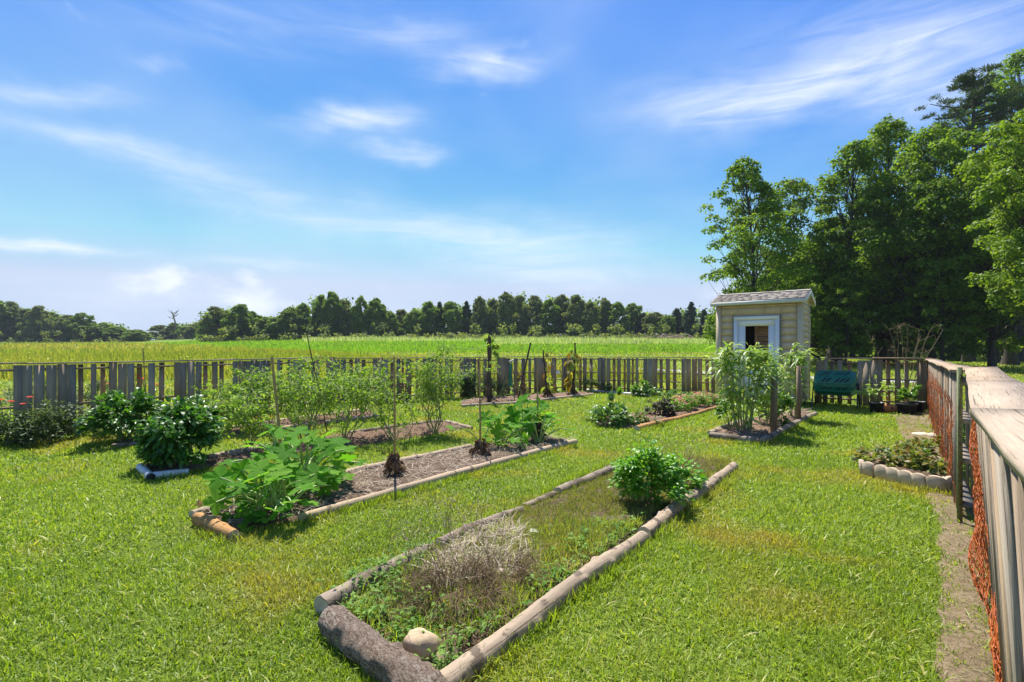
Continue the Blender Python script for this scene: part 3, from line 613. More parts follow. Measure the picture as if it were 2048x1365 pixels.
# ------------------------------------------------------------------ pallet fences
def pallet(x0, L, mt, parent, Ht=1.18, rails=(.10,.62,1.12), style=0, tilt=0):
    m = MB(); n = 7
    fr = [[(.0,.14),(.15,.265),(.50,.61),(.94,1.05),(1.06,1.19)],
          [(.0,.12),(.34,.44),(.60,.70),(.86,.94),(1.07,1.19)],
          [(.0,.14),(.15,.29),(.30,.44),(.45,.57),(.79,.87),(1.07,1.19)]][style % 3]
    bk = [[(.34,.43),(.70,.79)], [(.19,.27),(.49,.55),(.75,.81)], [(.64,.71),(.93,1.0)]][style % 3]
    s = L/1.2
    for a, b in fr:
        j = rng.normal(0, .006); box(m, x0+a*s+j, x0+b*s+j, -.062, -.043, rng.uniform(0,.03), Ht-rng.uniform(0, .02), jit=.0025)
    for a, b in bk:
        j = rng.normal(0, .02); box(m, x0+a*s+j, x0+b*s+j, .043, .06, rng.uniform(0,.03), Ht-rng.uniform(.01,.03), jit=.003)
    for z in rails: box(m, x0+.012, x0+L-.012, -.041, .041, z-.017, z+.017, jit=.0015)
    return m.build('pallet', mt, parent)
def fence(A, B, label, mt, Ht0=1.18, Ht1=1.18, capw=.14, capm='cap', rails=(.10,.62,1.12), styles=(0,), cap_y=0.0, capL=2.4, posts=True, lean=0.0, capt=.022):
    A, B = np.asarray(A, float), np.asarray(B, float); L = np.linalg.norm(B-A); n = max(1, round(L/1.2)); w_ = L/n
    t = thing('pallet_fence', label, 'fence', (A[0], A[1], 0), math.atan2(B[1]-A[1], B[0]-A[0])); t.rotation_euler[0] = lean
    for i in range(n):
        h = np.interp((i+.5)/n, [0,1], [Ht0, Ht1]); pallet(i*w_, w_-.008, mt, t, h, rails if i % 2 else tuple(r-.0 for r in rails), styles[i % len(styles)])
    x = 0.0
    while x < L-.05:
        x1 = min(L, x+capL*rng.uniform(.85, 1.1)); x1 = L if L-x1 < .5 else x1; m = MB(); h0, h1 = (np.interp(v/L, [0,1], [Ht0, Ht1])+.004+rng.uniform(0,.012) for v in (x, x1))
        k = max(2, int((x1-x)/.25)); V = []; sag = rng.uniform(-.012, .015)
        for q in range(k+1):
            f = q/k; xx = x+(x1-x-.004)*f; zz = h0*(1-f)+h1*f+sag*math.sin(f*3.14); e = rng.normal(0, .0015, 4)
            V += [[xx, cap_y-capw/2+e[0], zz], [xx, cap_y+capw/2+e[1], zz], [xx, cap_y+capw/2+e[1], zz+capt], [xx, cap_y-capw/2+e[0], zz+capt+e[2]]]
        F = [[q*4+a, q*4+4+a, q*4+4+(a+1) % 4, q*4+(a+1) % 4] for q in range(k) for a in range(4)]+[[3,2,1,0],[k*4,k*4+1,k*4+2,k*4+3]]
        m.add(V, np.array(F), rng.uniform(.42,.62)); m.build('top_board', M[capm], t); x = x1
    return t
M['cap_dark'] = woodmat('grey_cap', [(.14,.12,.10),(.30,.26,.21),(.42,.37,.31)], (.2,3,3), bs=.3)
fence(FLa, FLb, 'left pallet fence with some solid board panels, in front of the yellow meadow', M['fence'], 1.22, 1.21, rails=(.12,.52,1.13), styles=(2,0,1,0,2,0,0), capm='cap_dark')
fence(FBLa, FBLb, 'long pallet fence behind the tomato plants and tall brown stalks', M['fence'], 1.20, 1.15, rails=(.15,.42,.68,1.10), styles=(0,1,0,0,1), capm='cap_dark')
fence(FB1a, FB1b, 'pallet fence between the brown stalks and the shed, gravel drive showing through', M['fence'], 1.15, 1.16, rails=(.15,.40,.66,1.10), styles=(0,1,0), capm='cap_dark')
fence(FB2a, FB2b, 'short pallet fence right of the shed behind the green compost tumbler', M['fence'], 1.17, 1.20, rails=(.15,.40,.70,1.10), styles=(0,0), capm='cap_dark')
fence(FR1, FR0, 'right pallet fence receding to the corner with orange netting on it', M['fence_near'], 1.20, 1.27, capw=.20, rails=(.12,.5,.85,1.18), styles=(1,0,0,1), cap_y=-.02)
fence(FN1, FN2, 'nearest pallet fence with wide pale top board, starting at the green steel post', M['fence_near'], 1.295, 1.275, capw=.20, rails=(.12,.62,1.2), styles=(0,1,0), capL=1.9, lean=R(3.1), capt=.028)
fence(FN2, FN0, 'pallet fence section leaving the frame at the right edge, beside the viewer', M['fence_near'], 1.275, 1.275, capw=.20, rails=(.12,.62,1.2), styles=(0,1,0), capL=3, lean=R(3.1), capt=.028)
# corner board lying across the far right corner
t = thing('loose_board', 'pale board lying flat on the fence top at the far right corner', 'board', (FB2b[0]-.95, FB2b[1]+.62, 1.226), math.atan2(FB2b[1]-FB2a[1], FB2b[0]-FB2a[0])); m = MB()
box(m, 0, 1.15, -.1, .06, 0, .022); m.build('board', M['cap'], t)
# netting
def netting(A, B, label, h0, h1, off, su=.035, sv=.045, thick=.0028, wav=.03, drape=0.0):
    A, B = np.asarray(A, float), np.asarray(B, float); L = np.linalg.norm(B-A); d = (B-A)/L; nrm_ = np.array([-d[1], d[0]])
    if nrm_@(-A) < 0: nrm_ = -nrm_
    nu = int(L/su); nv = int(max(h0, h1)/sv); U, Vv = np.meshgrid(np.arange(nu+1), np.arange(nv+1), indexing='ij')
    u = U/nu; v = Vv/nv; H = (h0+(h1-h0)*u)*(1-.0*u); q = rng.uniform(0, 6.28, 8)
    o = off+wav*(np.sin(u*L*4+q[0])*np.sin(v*5+q[1])+.5*np.sin(u*L*11+q[2]+v*3)+.35*np.sin(v*17+u*7+q[3]))
    uu = u*L+.018*np.sin(v*nv*2.1+u*9)+.014*rng.normal(0,1,u.shape)*.5; zz = np.maximum(.01, v*H*(1-drape*np.sin(u*3.14)**2)+.014*np.sin(u*nu*1.7)+rng.normal(0,.005,u.shape))
    P = A[None,None]+uu[...,None]*d+np.maximum(o, .012)[...,None]*nrm_; P = np.concatenate([P, zz[...,None]], -1); m = MB()
    def seg(a, b):
        k = len(a); T = nrm(b-a); s1 = nrm(np.cross(T, np.array([.3,.2,.9])))*thick; s2 = np.cross(T, nrm(s1))*thick
        V = np.stack([a+s1, a-s1*.5+s2*.87, a-s1*.5-s2*.87, b+s1, b-s1*.5+s2*.87, b-s1*.5-s2*.87], 1); i = np.arange(k)[:,None,None]*6
        m.add(V, (i+np.array([[0,1,4,3],[1,2,5,4],[2,0,3,5]])).reshape(-1,4), np.repeat(np.clip(rng.normal(.5,.25,k),0,1),3))
    hole = rng.random((nu, nv)) > .04
    seg(P[:-1,:-1][hole], P[1:,:-1][hole]); seg(P[:-1,:-1][hole], P[:-1,1:][hole])
    return tag(m.build('plastic_netting', M['orange']), label, 'netting')
netting(FR0+[.25,.3], FR1-[.3,.4], 'orange plastic netting hung along the far part of the right fence', .98, 1.02, .075, .075, .11, .0022)
netting(FN1-[.05,.06], FN1+(FN2-FN1)*.55, 'bunched orange netting strip standing beside the green steel post', 1.14, .80, .10, .028, .034, .0024, .035)
netting(FN1+(FN2-FN1)*.56, FN2+(FN0-FN2)*.3, 'torn orange netting drooping over the near fence boards', .66, .70, .075, .03, .036, .003, .022, .25)
t = thing('steel_post', 'green steel stake where the two right fences meet', 'post', (3.80, 4.24, 0)); m = MB()
box(m, -.019, .019, -.004, .004, 0, 1.33); box(m, -.004, .004, .0045, .028, 0, 1.33)
for k in range(18): box(m, -.008, .008, -.012, -.0045, .15+k*.065, .165+k*.065)
m.build('stake', M['tpost'], t)
for x, y, s, lb in ((8.55, 10.0, 1.05, 'thin green stake halfway along the right fence'), (5.85, 6.55, 1.25, 'green stake leaning on the right fence near its pale slats')):
    t = thing('steel_post', lb, 'post', (x, y, 0)); m = MB(); box(m, -.018, .018, -.003, .003, 0, s); box(m, -.003, .003, .0035, .026, 0, s); m.build('stake', M['tpost'], t)

# ------------------------------------------------------------------ shed
def shed():
    W, Dp, Hf, Hr = 2.09, 1.3, 2.66, 3.0
    # local x: along the front from the right corner to the left; local y: depth towards the back
    t = thing('garden_shed', 'small tan garden shed with white door frame and shallow shingle roof', 'shed', (7.42, 12.8, 0), math.atan2(.617, -.787))
    ox0, ox1, oz1 = .512, 1.637, 2.34
    yf = lambda y: -y      # depth is -y in this frame
    def B(m, x0, x1, d0, d1, z0, z1, rnd=None, jit=0): box(m, x0, x1, -d1, -d0, z0, z1, rnd, jit)
    wl = MB(); z = .12; row = 0
    B(wl, .02, ox0-.01, .035, .07, .05, Hf, .5); B(wl, ox1+.01, W-.02, .035, .07, .05, Hf, .5); B(wl, ox0-.01, ox1+.01, .035, .07, oz1+.01, Hf, .5)
    while z < Hf-.01:
        h = min(.19, Hf-z)
        for a, b in ([(.11, ox0-.012), (ox1+.012, W-.11)] if z+.001 < oz1 else [(.11, W-.11)]):
            if z < oz1 < z+h and b-a < 1: pass
            x = a
            while x < b-.005:
                x2 = min(b, x+rng.uniform(.3, .7)); x2 = b if b-x2 < .12 else x2
                V = np.array([[x+.0007,-.0,z],[x2-.0007,-.0,z],[x2-.0007,-.034,z],[x+.0007,-.034,z],[x+.0007,-.018,z+h],[x2-.0007,-.018,z+h],[x2-.0007,-.034,z+h],[x+.0007,-.034,z+h]]); V[:4,1] += .0
                wl.add(V, BQ, rng.random()); x = x2
        if z+h > oz1 > z:   # fill above the opening inside this course
            B(wl, ox0-.012, ox1+.012, .012, .034, oz1+.012, z+h, .5)
        z += h; row += 1
    wl.build('front_wall', M['tan'], t)
    sw = MB(); z = .12
    while z < Hf-.01:
        h = min(.15, Hf-z)
        for xx, s in ((0, 1), (W, -1)):
            V = np.array([[xx-s*.012,-.05,z],[xx-s*.012,-Dp,z],[xx+s*.03,-Dp,z],[xx+s*.03,-.05,z],[xx+s*.006,-.05,z+h],[xx+s*.006,-Dp,z+h],[xx+s*.03,-Dp,z+h],[xx+s*.03,-.05,z+h]]); sw.add(V, BQ if s > 0 else BQ[:, ::-1], rng.random())
        z += h
    for xx, s in ((0.004, 1), (W-.004, -1)):    # gable triangles
        V = np.array([[xx,-.05,Hf],[xx,-Dp,Hf],[xx,-Dp/2,Hr-.04],[xx+s*.02,-.05,Hf],[xx+s*.02,-Dp,Hf],[xx+s*.02,-Dp/2,Hr-.04]]); sw.add(V, [[0,1,2],[5,4,3]]); sw.add(V, [[0,3,4,1],[1,4,5,2],[2,5,3,0]])
    B(sw, .0, W, Dp-.03, Dp, .1, Hf); sw.build('side_wall', M['tan'], t)
    b = MB(); B(b, .03, W-.03, .06, Dp-.04, .02, .118); b.build('base', M['greytrim'], t)
    tm = MB()
    B(tm, -.022, .105, -.012, .034, .05, Hf-.002); B(tm, W-.105, W+.022, -.012, .034, .05, Hf-.002); B(tm, -.022, .004, .036, .12, .05, Hf-.002); B(tm, -.02, .006, Dp-.1, Dp+.012, .05, Hf-.002)
    tm.build('corner_board', M['tantrim'], t)
    g = MB(); B(g, ox0-.025, ox1+.025, -.018, .034, oz1, oz1+.022); B(g, ox0-.025, ox0-.001, -.018, .034, .1, oz1-.002); B(g, ox1+.001, ox1+.025, -.018, .034, .1, oz1-.002); g.build('door_trim', M['greytrim'], t)
    d = MB(); fw = .10
    B(d, ox0, ox1, -.032, .03, oz1-fw, oz1-.001); B(d, ox0, ox0+fw, -.032, .03, .1, oz1-fw-.002); B(d, ox1-fw, ox1, -.032, .03, .1, oz1-fw-.002); d.build('door_frame', M['white'], t)
    dr = MB(); a0, a1 = ox0+fw+.004, ox1-fw-.004; w0, w1 = .775, 1.345; wt, wb = 2.075, .95
    B(dr, a0, a1, -.012, .028, wt, oz1-fw-.006); B(dr, a0, w0, -.012, .028, .11, wt-.001); B(dr, w1, a1, -.012, .028, .11, wt-.001); B(dr, w0+.001, w1-.001, -.012, .028, .11, wb)
    dd = dr.build('door', M['white'], t)
    r = MB(); B(r, w0, w1, .0, .022, 1.36, 1.40); r.build('sash_rail', M['white'], dd)
    p = MB(); B(p, w0, w1, .008, .012, wb, 1.358); B(p, w0, w1, .008, .012, 1.402, wt-.002); p.build('window_pane', M['glass'], dd)
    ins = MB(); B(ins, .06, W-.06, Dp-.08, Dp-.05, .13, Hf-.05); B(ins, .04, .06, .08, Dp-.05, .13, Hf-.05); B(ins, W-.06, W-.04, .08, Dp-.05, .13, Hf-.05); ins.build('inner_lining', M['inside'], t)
    sb = MB()
    for k in range(9): B(sb, .55+.01*rng.random(), 1.12, .30, .33+.02*rng.random(), 1.15+k*.105, 1.15+k*.105+.098, rng.random(), .006)
    B(sb, 1.10, 1.16, .28, .34, 1.1, 2.15); sb.build('stored_shelf', M['brownboard'], t)
    # roof
    ov, oh = .15, .11; rf = MB()
    def slope_(d0, z0, d1, z1, m, th, x0, x1, lift=0):
        V = [[x0,-d0,z0+lift],[x1,-d0,z0+lift],[x1,-d1,z1+lift],[x0,-d1,z1+lift]]; V = np.array(V+[[a,b_,c-th] for a,b_,c in V]); m.add(V, BQ[:, ::1], rng.random())
    zE = Hf+.09; mid = Dp/2
    for x0 in [0]:
        deck = MB(); slope_(-ov, zE, mid, Hr+.02, deck, .03, -oh, W+oh); slope_(Dp+ov, zE, mid+.001, Hr+.02, deck, .03, -oh, W+oh); dk = deck.build('roof', M['tantrim'], t)
    nrow = 6; sh = MB()
    for side in (0, 1):
        for k in range(nrow):
            f0, f1 = k/nrow, (k+1.25)/nrow; x = -oh-.01-rng.uniform(0,.15)
            while x < W+oh:
                x2 = min(x+rng.uniform(.12,.30), W+oh+.01); xs = max(x, -oh-.01)
                dA = (-ov-.01+(mid+ov)*f0); dB = (-ov-.01+(mid+ov)*min(f1,1)); zA = zE+(Hr+.02-zE)*f0+.012; zB = zE+(Hr+.02-zE)*min(f1,1)+.005; j = rng.uniform(-.012,.012); l = .006+rng.uniform(0,.004)
                if side: dA, dB = Dp-dA, Dp-dB
                V = [[xs,-(dA+j),zA+l],[x2,-(dA+j),zA+l],[x2,-dB,zB],[xs,-dB,zB]]; V = np.array(V+[[p[0],p[1],p[2]-.005] for p in V]); sh.add(V, BQ, rng.random()); x = x2+.001
    for k in range(8):   # ridge caps
        x0 = -oh-.01+k*(W+2*oh)/8; x1 = x0+(W+2*oh)/8+.02; V = [[x0,-(mid-.12),Hr-.01+.02],[x1,-(mid-.12),Hr-.005+.02],[x1,-mid,Hr+.05],[x0,-mid,Hr+.045]]; sh.add(V, [[0,1,2,3]]); V = [[x0,-(mid+.12),Hr+.01],[x1,-(mid+.12),Hr+.015],[x1,-mid,Hr+.05],[x0,-mid,Hr+.045]]; sh.add(V, [[3,2,1,0]])
    sh.build('shingles', M['shingle'], dk)
    f = MB(); B(f, -oh, W+oh, -ov-.022, -ov, Hf-.01, zE-.002); B(f, -oh, W+oh, Dp+ov, Dp+ov+.022, Hf-.01, zE-.002)
    for xx in (-oh-.022, W+oh+.001):
        for dA, dB in ((-ov-.02, mid), (Dp+ov+.02, mid)):
            V = np.array([[xx,-dA,zE-.11],[xx+.02,-dA,zE-.11],[xx+.02,-dA,zE],[xx,-dA,zE],[xx,-dB,Hr-.09],[xx+.02,-dB,Hr-.09],[xx+.02,-dB,Hr+.018],[xx,-dB,Hr+.018]]); f.add(V, BQ)
    f.build('fascia', M['fascia'], t)
    so_ = MB(); B(so_, -oh+.002, W+oh-.002, -ov+.002, -.014, Hf-.008, Hf+.008); so_.build('soffit', M['tantrim'], t)
shed()

# ------------------------------------------------------------------ logs and bed edging
def gax(px, py, z): D = (CH-z)*FP/(py-HZ); return np.array([(px-1024)/FP*D, D, z])
def log(a, b, r0, r1, mt, label, name='log', cat='log', group=None, knots=3, wob=.012, rough=.05, sides=14, endmat=None, sink=.66, fine=0):
    """a, b: photo pixels of the axis ends"""
    A = gax(a[0], a[1], r0*sink); B = gax(b[0], b[1], r1*sink); L = np.linalg.norm(B-A); d = (B-A)/L
    mw = Matrix.Translation(Vector(A)) @ Vector(d).to_track_quat('X', 'Z').to_matrix().to_4x4()
    n = max(12, int(L/.06)); x = np.linspace(0, L, n)
    if fine: n = int(L/.018); x = np.linspace(0, L, n); sides = 34
    q = rng.uniform(0, 6.28, 6)
    P = np.stack([x, wob*np.sin(x*2.1+q[0])+wob*.5*np.sin(x*5+q[1]), wob*.5*np.sin(x*2.7+q[2])], 1); r = np.linspace(r0, r1, n)*(1+.03*np.sin(x*9+q[3])); r[0]*=.97; r[-1]*=.95
    th = np.linspace(0, 2*np.pi, sides, endpoint=False); rr = r[:,None]*(1+rough*(np.sin(th*2+q[4])[None]*.5+.5*np.sin(x[:,None]*14+th[None]*3))+rng.normal(0, rough*.35, (n, sides)))
    if fine:
        for amp, it in ((fine*2.2, 5), (fine*1.6, 1)):
            f = rng.normal(0, 1, (n, sides))
            for _ in range(it): f = (f+np.roll(f,1,1)+np.roll(f,-1,1)+np.vstack([f[:1],f[:-1]])+np.vstack([f[1:],f[-1:]]))/5
            f /= f.std()+1e-9; rr += r0*amp*.5*np.clip(f, -1.2, 1.8)
    for k in range(knots):
        xi = rng.uniform(.1, .95)*L; ti = rng.uniform(0, 6.28); rr += r0*.3*np.exp(-((x[:,None]-xi)/.025)**2-((np.angle(np.exp(1j*(th[None]-ti))))/.35)**2)
    V = P[:,None]+rr[...,None]*np.stack([0*th, np.cos(th), np.sin(th)], 1)[None]; i = np.arange(n-1)[:,None]*sides; j = np.arange(sides)[None]; j2 = (j+1) % sides
    m = MB(); m.add(V, np.stack([i+j, i+sides+j, i+sides+j2, i+j2], -1).reshape(-1,4), .5)
    t = thing(name, label, cat, (0,0,0), 0, group); t.matrix_world = mw
    m.build('shaft', mt, t, True)
    for idx, s in ((0, 1), (n-1, -1)):
        e = MB(); R_ = V[idx]; R1 = P[idx]+(R_-P[idx])*.99+[-s*.002,0,0]; R2 = P[idx]+(R_-P[idx])*.55+[-s*.001+rng.normal(0,.001),0,0]; c = P[idx][None]+[[-s*.0015,0,0]]
        VV = np.concatenate([R1, R2, c]); F4 = np.array([[q_, (q_+1)%sides, sides+(q_+1)%sides, sides+q_][::-s] for q_ in range(sides)]); F3 = np.array([[sides+q_, sides+(q_+1)%sides, 2*sides][::-s] for q_ in range(sides)])
        e.add(VV, F4, .5); e.F[3].append(F3+e.n-len(VV)); e.r[3].append(np.full(sides, .5))
        e.build('cut_end', endmat or M['cutend'], t)
    return t
ga = 'logs around the nearest weedy bed'
log((666,1240),(903,1425), .077, .082, M['bark'], 'thick bark-covered log closing the nearest bed', knots=5, fine=.045, rough=.03, wob=.01)
log((878,1378),(1284,1074), .057, .052, M['log'], 'long peeled log on the near side of the nearest bed, starting at the frame bottom', group=ga, rough=.02, fine=.012, knots=8)
log((1290,1068),(1468,932), .058, .054, M['log'], 'peeled log with dark scorch, far end of the nearest bed near side', group=ga, rough=.03, knots=5, fine=.02)
log((641,1216),(868,1098), .066, .048, M['log_grey'], 'grey log half hidden by weeds, left corner of the nearest bed', group=ga, rough=.14, knots=5)
log((882,1094),(1040,1021), .056, .052, M['log_grey'], 'grey rotten log in the middle of the nearest bed back edge', group=ga, rough=.16, knots=4)
log((1050,1016),(1110,990), .045, .045, M['log_grey'], 'short broken log piece on the nearest bed back edge', group=ga, rough=.14, knots=2)
log((1118,986),(1222,941), .062, .058, M['log_grey'], 'pinkish grey log left of the bright green herb bush', group=ga, rough=.08)
gb = 'landscape poles around the zucchini bed'
log((600,1038),(908,950), .048, .048, M['pole'], 'pale round pole in front of the large zucchini plant', 'edging_pole', 'pole', gb, knots=2, rough=.02, wob=.006)
log((909,950),(1150,884), .050, .050, M['pole'], 'pale round pole in front of the far small zucchini plant', 'edging_pole', 'pole', gb, knots=2, rough=.02, wob=.006)
log((690,947),(800,925), .046, .046, M['pole'], 'short pale pole behind the large zucchini plant', 'edging_pole', 'pole', gb, knots=1, rough=.03)
log((800,924),(940,895), .048, .048, M['pole'], 'pale pole behind the straw patch between the two bamboo stakes', 'edging_pole', 'pole', gb, knots=1, rough=.03)
log((385,1031),(448,1010), .040, .038, M['log'], 'stubby pale log at the left tip of the zucchini bed', group=gb, knots=3, rough=.05)
log((392,1040),(468,1074), .060, .056, M['log_orange'], 'orange brown split log across the left end of the zucchini bed', group=gb, knots=3, rough=.14)
log((302,953),(378,945), .045, .045, M['pvc'], 'white plastic pipe edging below the front dark pepper bush', 'edging_pipe', 'pipe', None, 0, .002, .0, endmat=M['black'])
log((280,934),(302,955), .048, .048, M['pvc'], 'short grey white pipe at the left corner of the pepper bed', 'edging_pipe', 'pipe', None, 0, .002, .01, endmat=M['black'])
log((415,918),(560,893), .06, .055, M['log'], 'brown log behind the front dark pepper bush', group='logs of the pepper and tomato bed')
log((700,868),(810,850), .045, .04, M['log_grey'], 'thin grey log behind the mulch of the tomato bed', group='logs of the pepper and tomato bed')
log((815,850),(885,843), .04, .04, M['log_grey'], 'thin grey log behind the tallest tomato plant', group='logs of the pepper and tomato bed')
log((893,845),(944,857), .045, .04, M['log'], 'short log closing the right end of the tomato bed', group='logs of the pepper and tomato bed')
gd = 'poles around the leftmost bed'
log((448,860),(572,841), .05, .05, M['pole'], 'orange white pole at the back left of the leftmost bed', 'edging_pole', 'pole', gd, 1, .006, .03)
log((578,840),(738,820), .05, .05, M['pole'], 'white pole at the back right of the leftmost bed', 'edging_pole', 'pole', gd, 1, .006, .03)
log((500,868),(632,847), .045, .045, M['pole'], 'pale pole on the near side of the leftmost bed, middle', 'edging_pole', 'pole', gd, 1, .006, .03)
log((650,846),(757,833), .045, .045, M['pole'], 'pale pole on the near side of the leftmost bed, right end', 'edging_pole', 'pole', gd, 1, .006, .03)
log((225,892),(300,887), .035, .035, M['log_grey'], 'thin stick edging under the rear dark pepper bush', group=gd)
log((922,813),(1045,805), .045, .045, M['pole'], 'pole in front of the tallest brown stalk', 'edging_pole', 'pole', 'poles by the brown stalks', 1, .01, .02)
log((1046,805),(1186,789), .045, .045, M['pole'], 'pole in front of the yellowing tall plants', 'edging_pole', 'pole', 'poles by the brown stalks', 1, .01, .02)
log((925,803),(1000,798), .04, .04, M['log_grey'], 'dark pole behind the tallest brown stalk', 'edging_pole', 'pole', 'poles by the brown stalks', 1, .01, .03)
log((1170,781),(1300,792), .05, .05, M['pvc'], 'long whitish pole on the lawn at the back fence', 'edging_pole', 'pole', None, 1, .01, .02)
log((1275,858),(1380,831), .06, .055, M['log_orange'], 'reddish brown log in front of the dark leaved shrub', group='logs of the flower bed', rough=.04)
log((1382,831),(1442,814), .05, .045, M['log_orange'], 'reddish brown log in front of the pink flowers', group='logs of the flower bed', rough=.05)
log((1420,872),(1522,884), .06, .06, M['log_grey'], 'grey log on the near side of the tall leafy bed', group='logs of the tall leafy bed', rough=.06)
log((1524,883),(1630,828), .065, .05, M['log_grey'], 'dark grey log on the right side of the tall leafy bed', group='logs of the tall leafy bed', rough=.08, knots=5)
log((1420,868),(1478,845), .055, .055, M['log'], 'pale log on the left side of the tall leafy bed', group='logs of the tall leafy bed')

def scallop(pts, label, n, h=.165, th=.045):
    """concrete edging block: n rounded humps along pts"""
    P = np.array(pts)[:, :2]; seg = np.linalg.norm(np.diff(P, axis=0), axis=1); s = np.concatenate([[0], np.cumsum(seg)]); k = n*10
    u = np.linspace(0, s[-1], k+1); X = np.interp(u, s, P[:,0]); Y = np.interp(u, s, P[:,1]); T = nrm(np.stack([np.gradient(X), np.gradient(Y)], 1)); N = np.stack([-T[:,1], T[:,0]], 1)
    z = h*(.84+.16*np.abs(np.sin(np.pi*u/s[-1]*n))**.6); V = []
    for i in range(k+1):
        a = np.array([X[i], Y[i]])-N[i]*th/2; b = a+N[i]*th; V += [[*a, -.02], [*b, -.02], [*b, z[i]-.006], [*(b-N[i]*.006), z[i]], [*(a+N[i]*.006), z[i]], [*a, z[i]-.006]]
    F = [[i*6+a, i*6+(a+1)%6, i*6+6+(a+1)%6, i*6+6+a] for i in range(k) for a in range(6)]+[[0,5,4,1],[4,3,2,1],[k*6+1,k*6+4,k*6+5,k*6],[k*6+1,k*6+2,k*6+3,k*6+4]]
    m = MB(); m.add(V, np.array(F), .5); return tag(m.build('scalloped_edging', M['concrete']), label, 'edging block', 'scalloped concrete edging')
scallop(gp((1722,946),(1724,950),(1735,953),(1748,957)), 'small end piece of scalloped concrete edging, furthest left', 2, .17)
scallop(gp((1752,958),(1800,970),(1852,983)), 'scalloped concrete edging in front of the strawberries, four humps', 4, .17)
scallop(gp((1853,983),(1885,989),(1912,986)), 'scalloped concrete edging nearest the green stake', 2, .175)
scallop(gp((1866,938),(1900,945)), 'scalloped concrete edging behind the strawberries', 2, .16)

def stone(px, py, sx, sy, sz, mt, label, seed, g=None, cat='stone', name='stone'):
    p = G(px, py); q = np.random.default_rng(seed); n, k = 28, 16; th = np.linspace(0, 2*np.pi, n, endpoint=False); ph = np.linspace(0, np.pi, k); T, Ph = np.meshgrid(th, ph)
    d = np.stack([np.sin(Ph)*np.cos(T), np.sin(Ph)*np.sin(T), np.cos(Ph)], -1); r = np.ones(T.shape)
    for j in range(26):
        v = nrm(q.normal(0,1,3)); r = np.minimum(r, np.maximum(.7, q.uniform(.78,.98)/np.maximum(.3, d@v)))
    r *= 1+.02*q.normal(0,1,r.shape); V = (d*r[...,None]*[sx,sy,sz]+[0,0,sz*.55]).reshape(-1,3)
    i = np.arange(k-1)[:,None]*n; j = np.arange(n)[None]; F = np.stack([i+j, i+n+j, i+n+(j+1)%n, i+(j+1)%n], -1).reshape(-1,4); m = MB(); m.add(V, F, .5)
    return tag(m.build(name, mt, loc=p, smooth=True), label, cat, g)
stone(842,1318,.095,.075,.09, M['stone'], 'cream and tan rock inside the near corner of the nearest bed', 1)
stone(884,1330,.05,.035,.04, M['stone'], 'small tan rock beside the cream and tan rock', 2)
stone(834,1142,.035,.03,.04, M['stone2'], 'small yellowish rock at the back edge of the nearest bed', 3)
stone(1842,872,.16,.10,.035, M['stone2'], 'flat cream stone on the grass near the right fence, left one', 4)
stone(1868,876,.10,.10,.05, M['stone2'], 'cream stone touching the foot of the right fence', 5)
stone(1900,972,.14,.09,.07, M['concrete'], 'broken grey stone inside the strawberry bed by the fence', 6)

# ------------------------------------------------------------------ plants
def plant(name, label, cat, loc, group=None): return thing(name, label, cat, loc, 0, group)
def bush(px, py, H, Rr, nst, ncl, nl, ls, mt, stem, label, leaf=OV, name='leafy_plant', cat='plant', group=None, droop=.3, crs=.3, low=.15, D=None, stemr=.008, flat=1.0, dome=1.0):
    p = G(px, py); t = plant(name, label, cat, p, group); s, l = MB(), MB()
    for k in range(ncl):
        a = rng.uniform(0, 6.28); u = rng.random()**.5; h = low+(1-low)*(rng.random()**.8)*(1-.45*dome*u*u); gx = 1.06+.22*math.sin(a*2+px)+.18*math.sin(a*3+py); c = np.array([Rr*u*.85*math.cos(a)*gx, Rr*u*.85*math.sin(a)*gx, H*h*.97*(.93+.10*math.sin(a+px*.7))])
        cr = crs*Rr*rng.uniform(.45,1.3); n = int(nl*rng.uniform(.6,1.3)); d = nrm(rng.normal(0,1,(n,3))); Q = c+d*(cr*rng.uniform(.2,1,n)**.5)[:,None]*[1,1,flat]; Q[:,2] = np.maximum(Q[:,2], .02)
        out = nrm(Q*[1,1,.25]+rng.normal(0,.25,(n,3))*Rr); put(l, *leaf, Q, nrm(out+[0,0,.25]-np.array([0,0,droop])*rng.random((n,1))*2), nrm(rng.normal(0,.35,(n,3))+[0,0,1]), ls*rng.uniform(.6,1.3,n))
        if k < nst:
            q = np.linspace(0,1,5)[:,None]; b0 = np.array([rng.normal(0,.03),rng.normal(0,.03),0]); tube(s, b0*(1-q)+c*q+np.sin(q*3.14)*rng.normal(0,.05*Rr,3), stemr*np.linspace(1.2,.4,5), 5, cap=False)
    s.build('stem', stem, t); l.build('foliage', M[mt], t); return t
bush(250, 886, .80, .50, 14, 46, 60, .085, 'pepper', M['stem'], 'rear dark glossy pepper bush at the left, partly behind the front one', name='pepper_bush', cat='bush', group='dark pepper bushes', stemr=.012, low=.2)
bush(368, 934, .86, .44, 14, 60, 70, .085, 'pepper', M['stem'], 'front dark glossy pepper bush above the white pipe', name='pepper_bush', cat='bush', group='dark pepper bushes', stemr=.012, low=.18, droop=.6)
bush(1292, 1014, .56, .34, 18, 60, 44, .055, 'basil', M['stem'], 'bright green leafy herb bush in the nearest bed', name='herb_bush', cat='bush', low=.25, crs=.28)
bush(1362, 986, .36, .18, 8, 18, 34, .07, 'basil', M['stem'], 'smaller bright herb plant right of the herb bush, by the peeled log', name='herb_bush', cat='bush', low=.3, crs=.4)
bush(1228, 850, .38, .50, 14, 34, 30, .10, 'potato', M['stem'], 'leafy green bean plant at the left end of the flower bed', cat='plant', low=.12, dome=1.3)
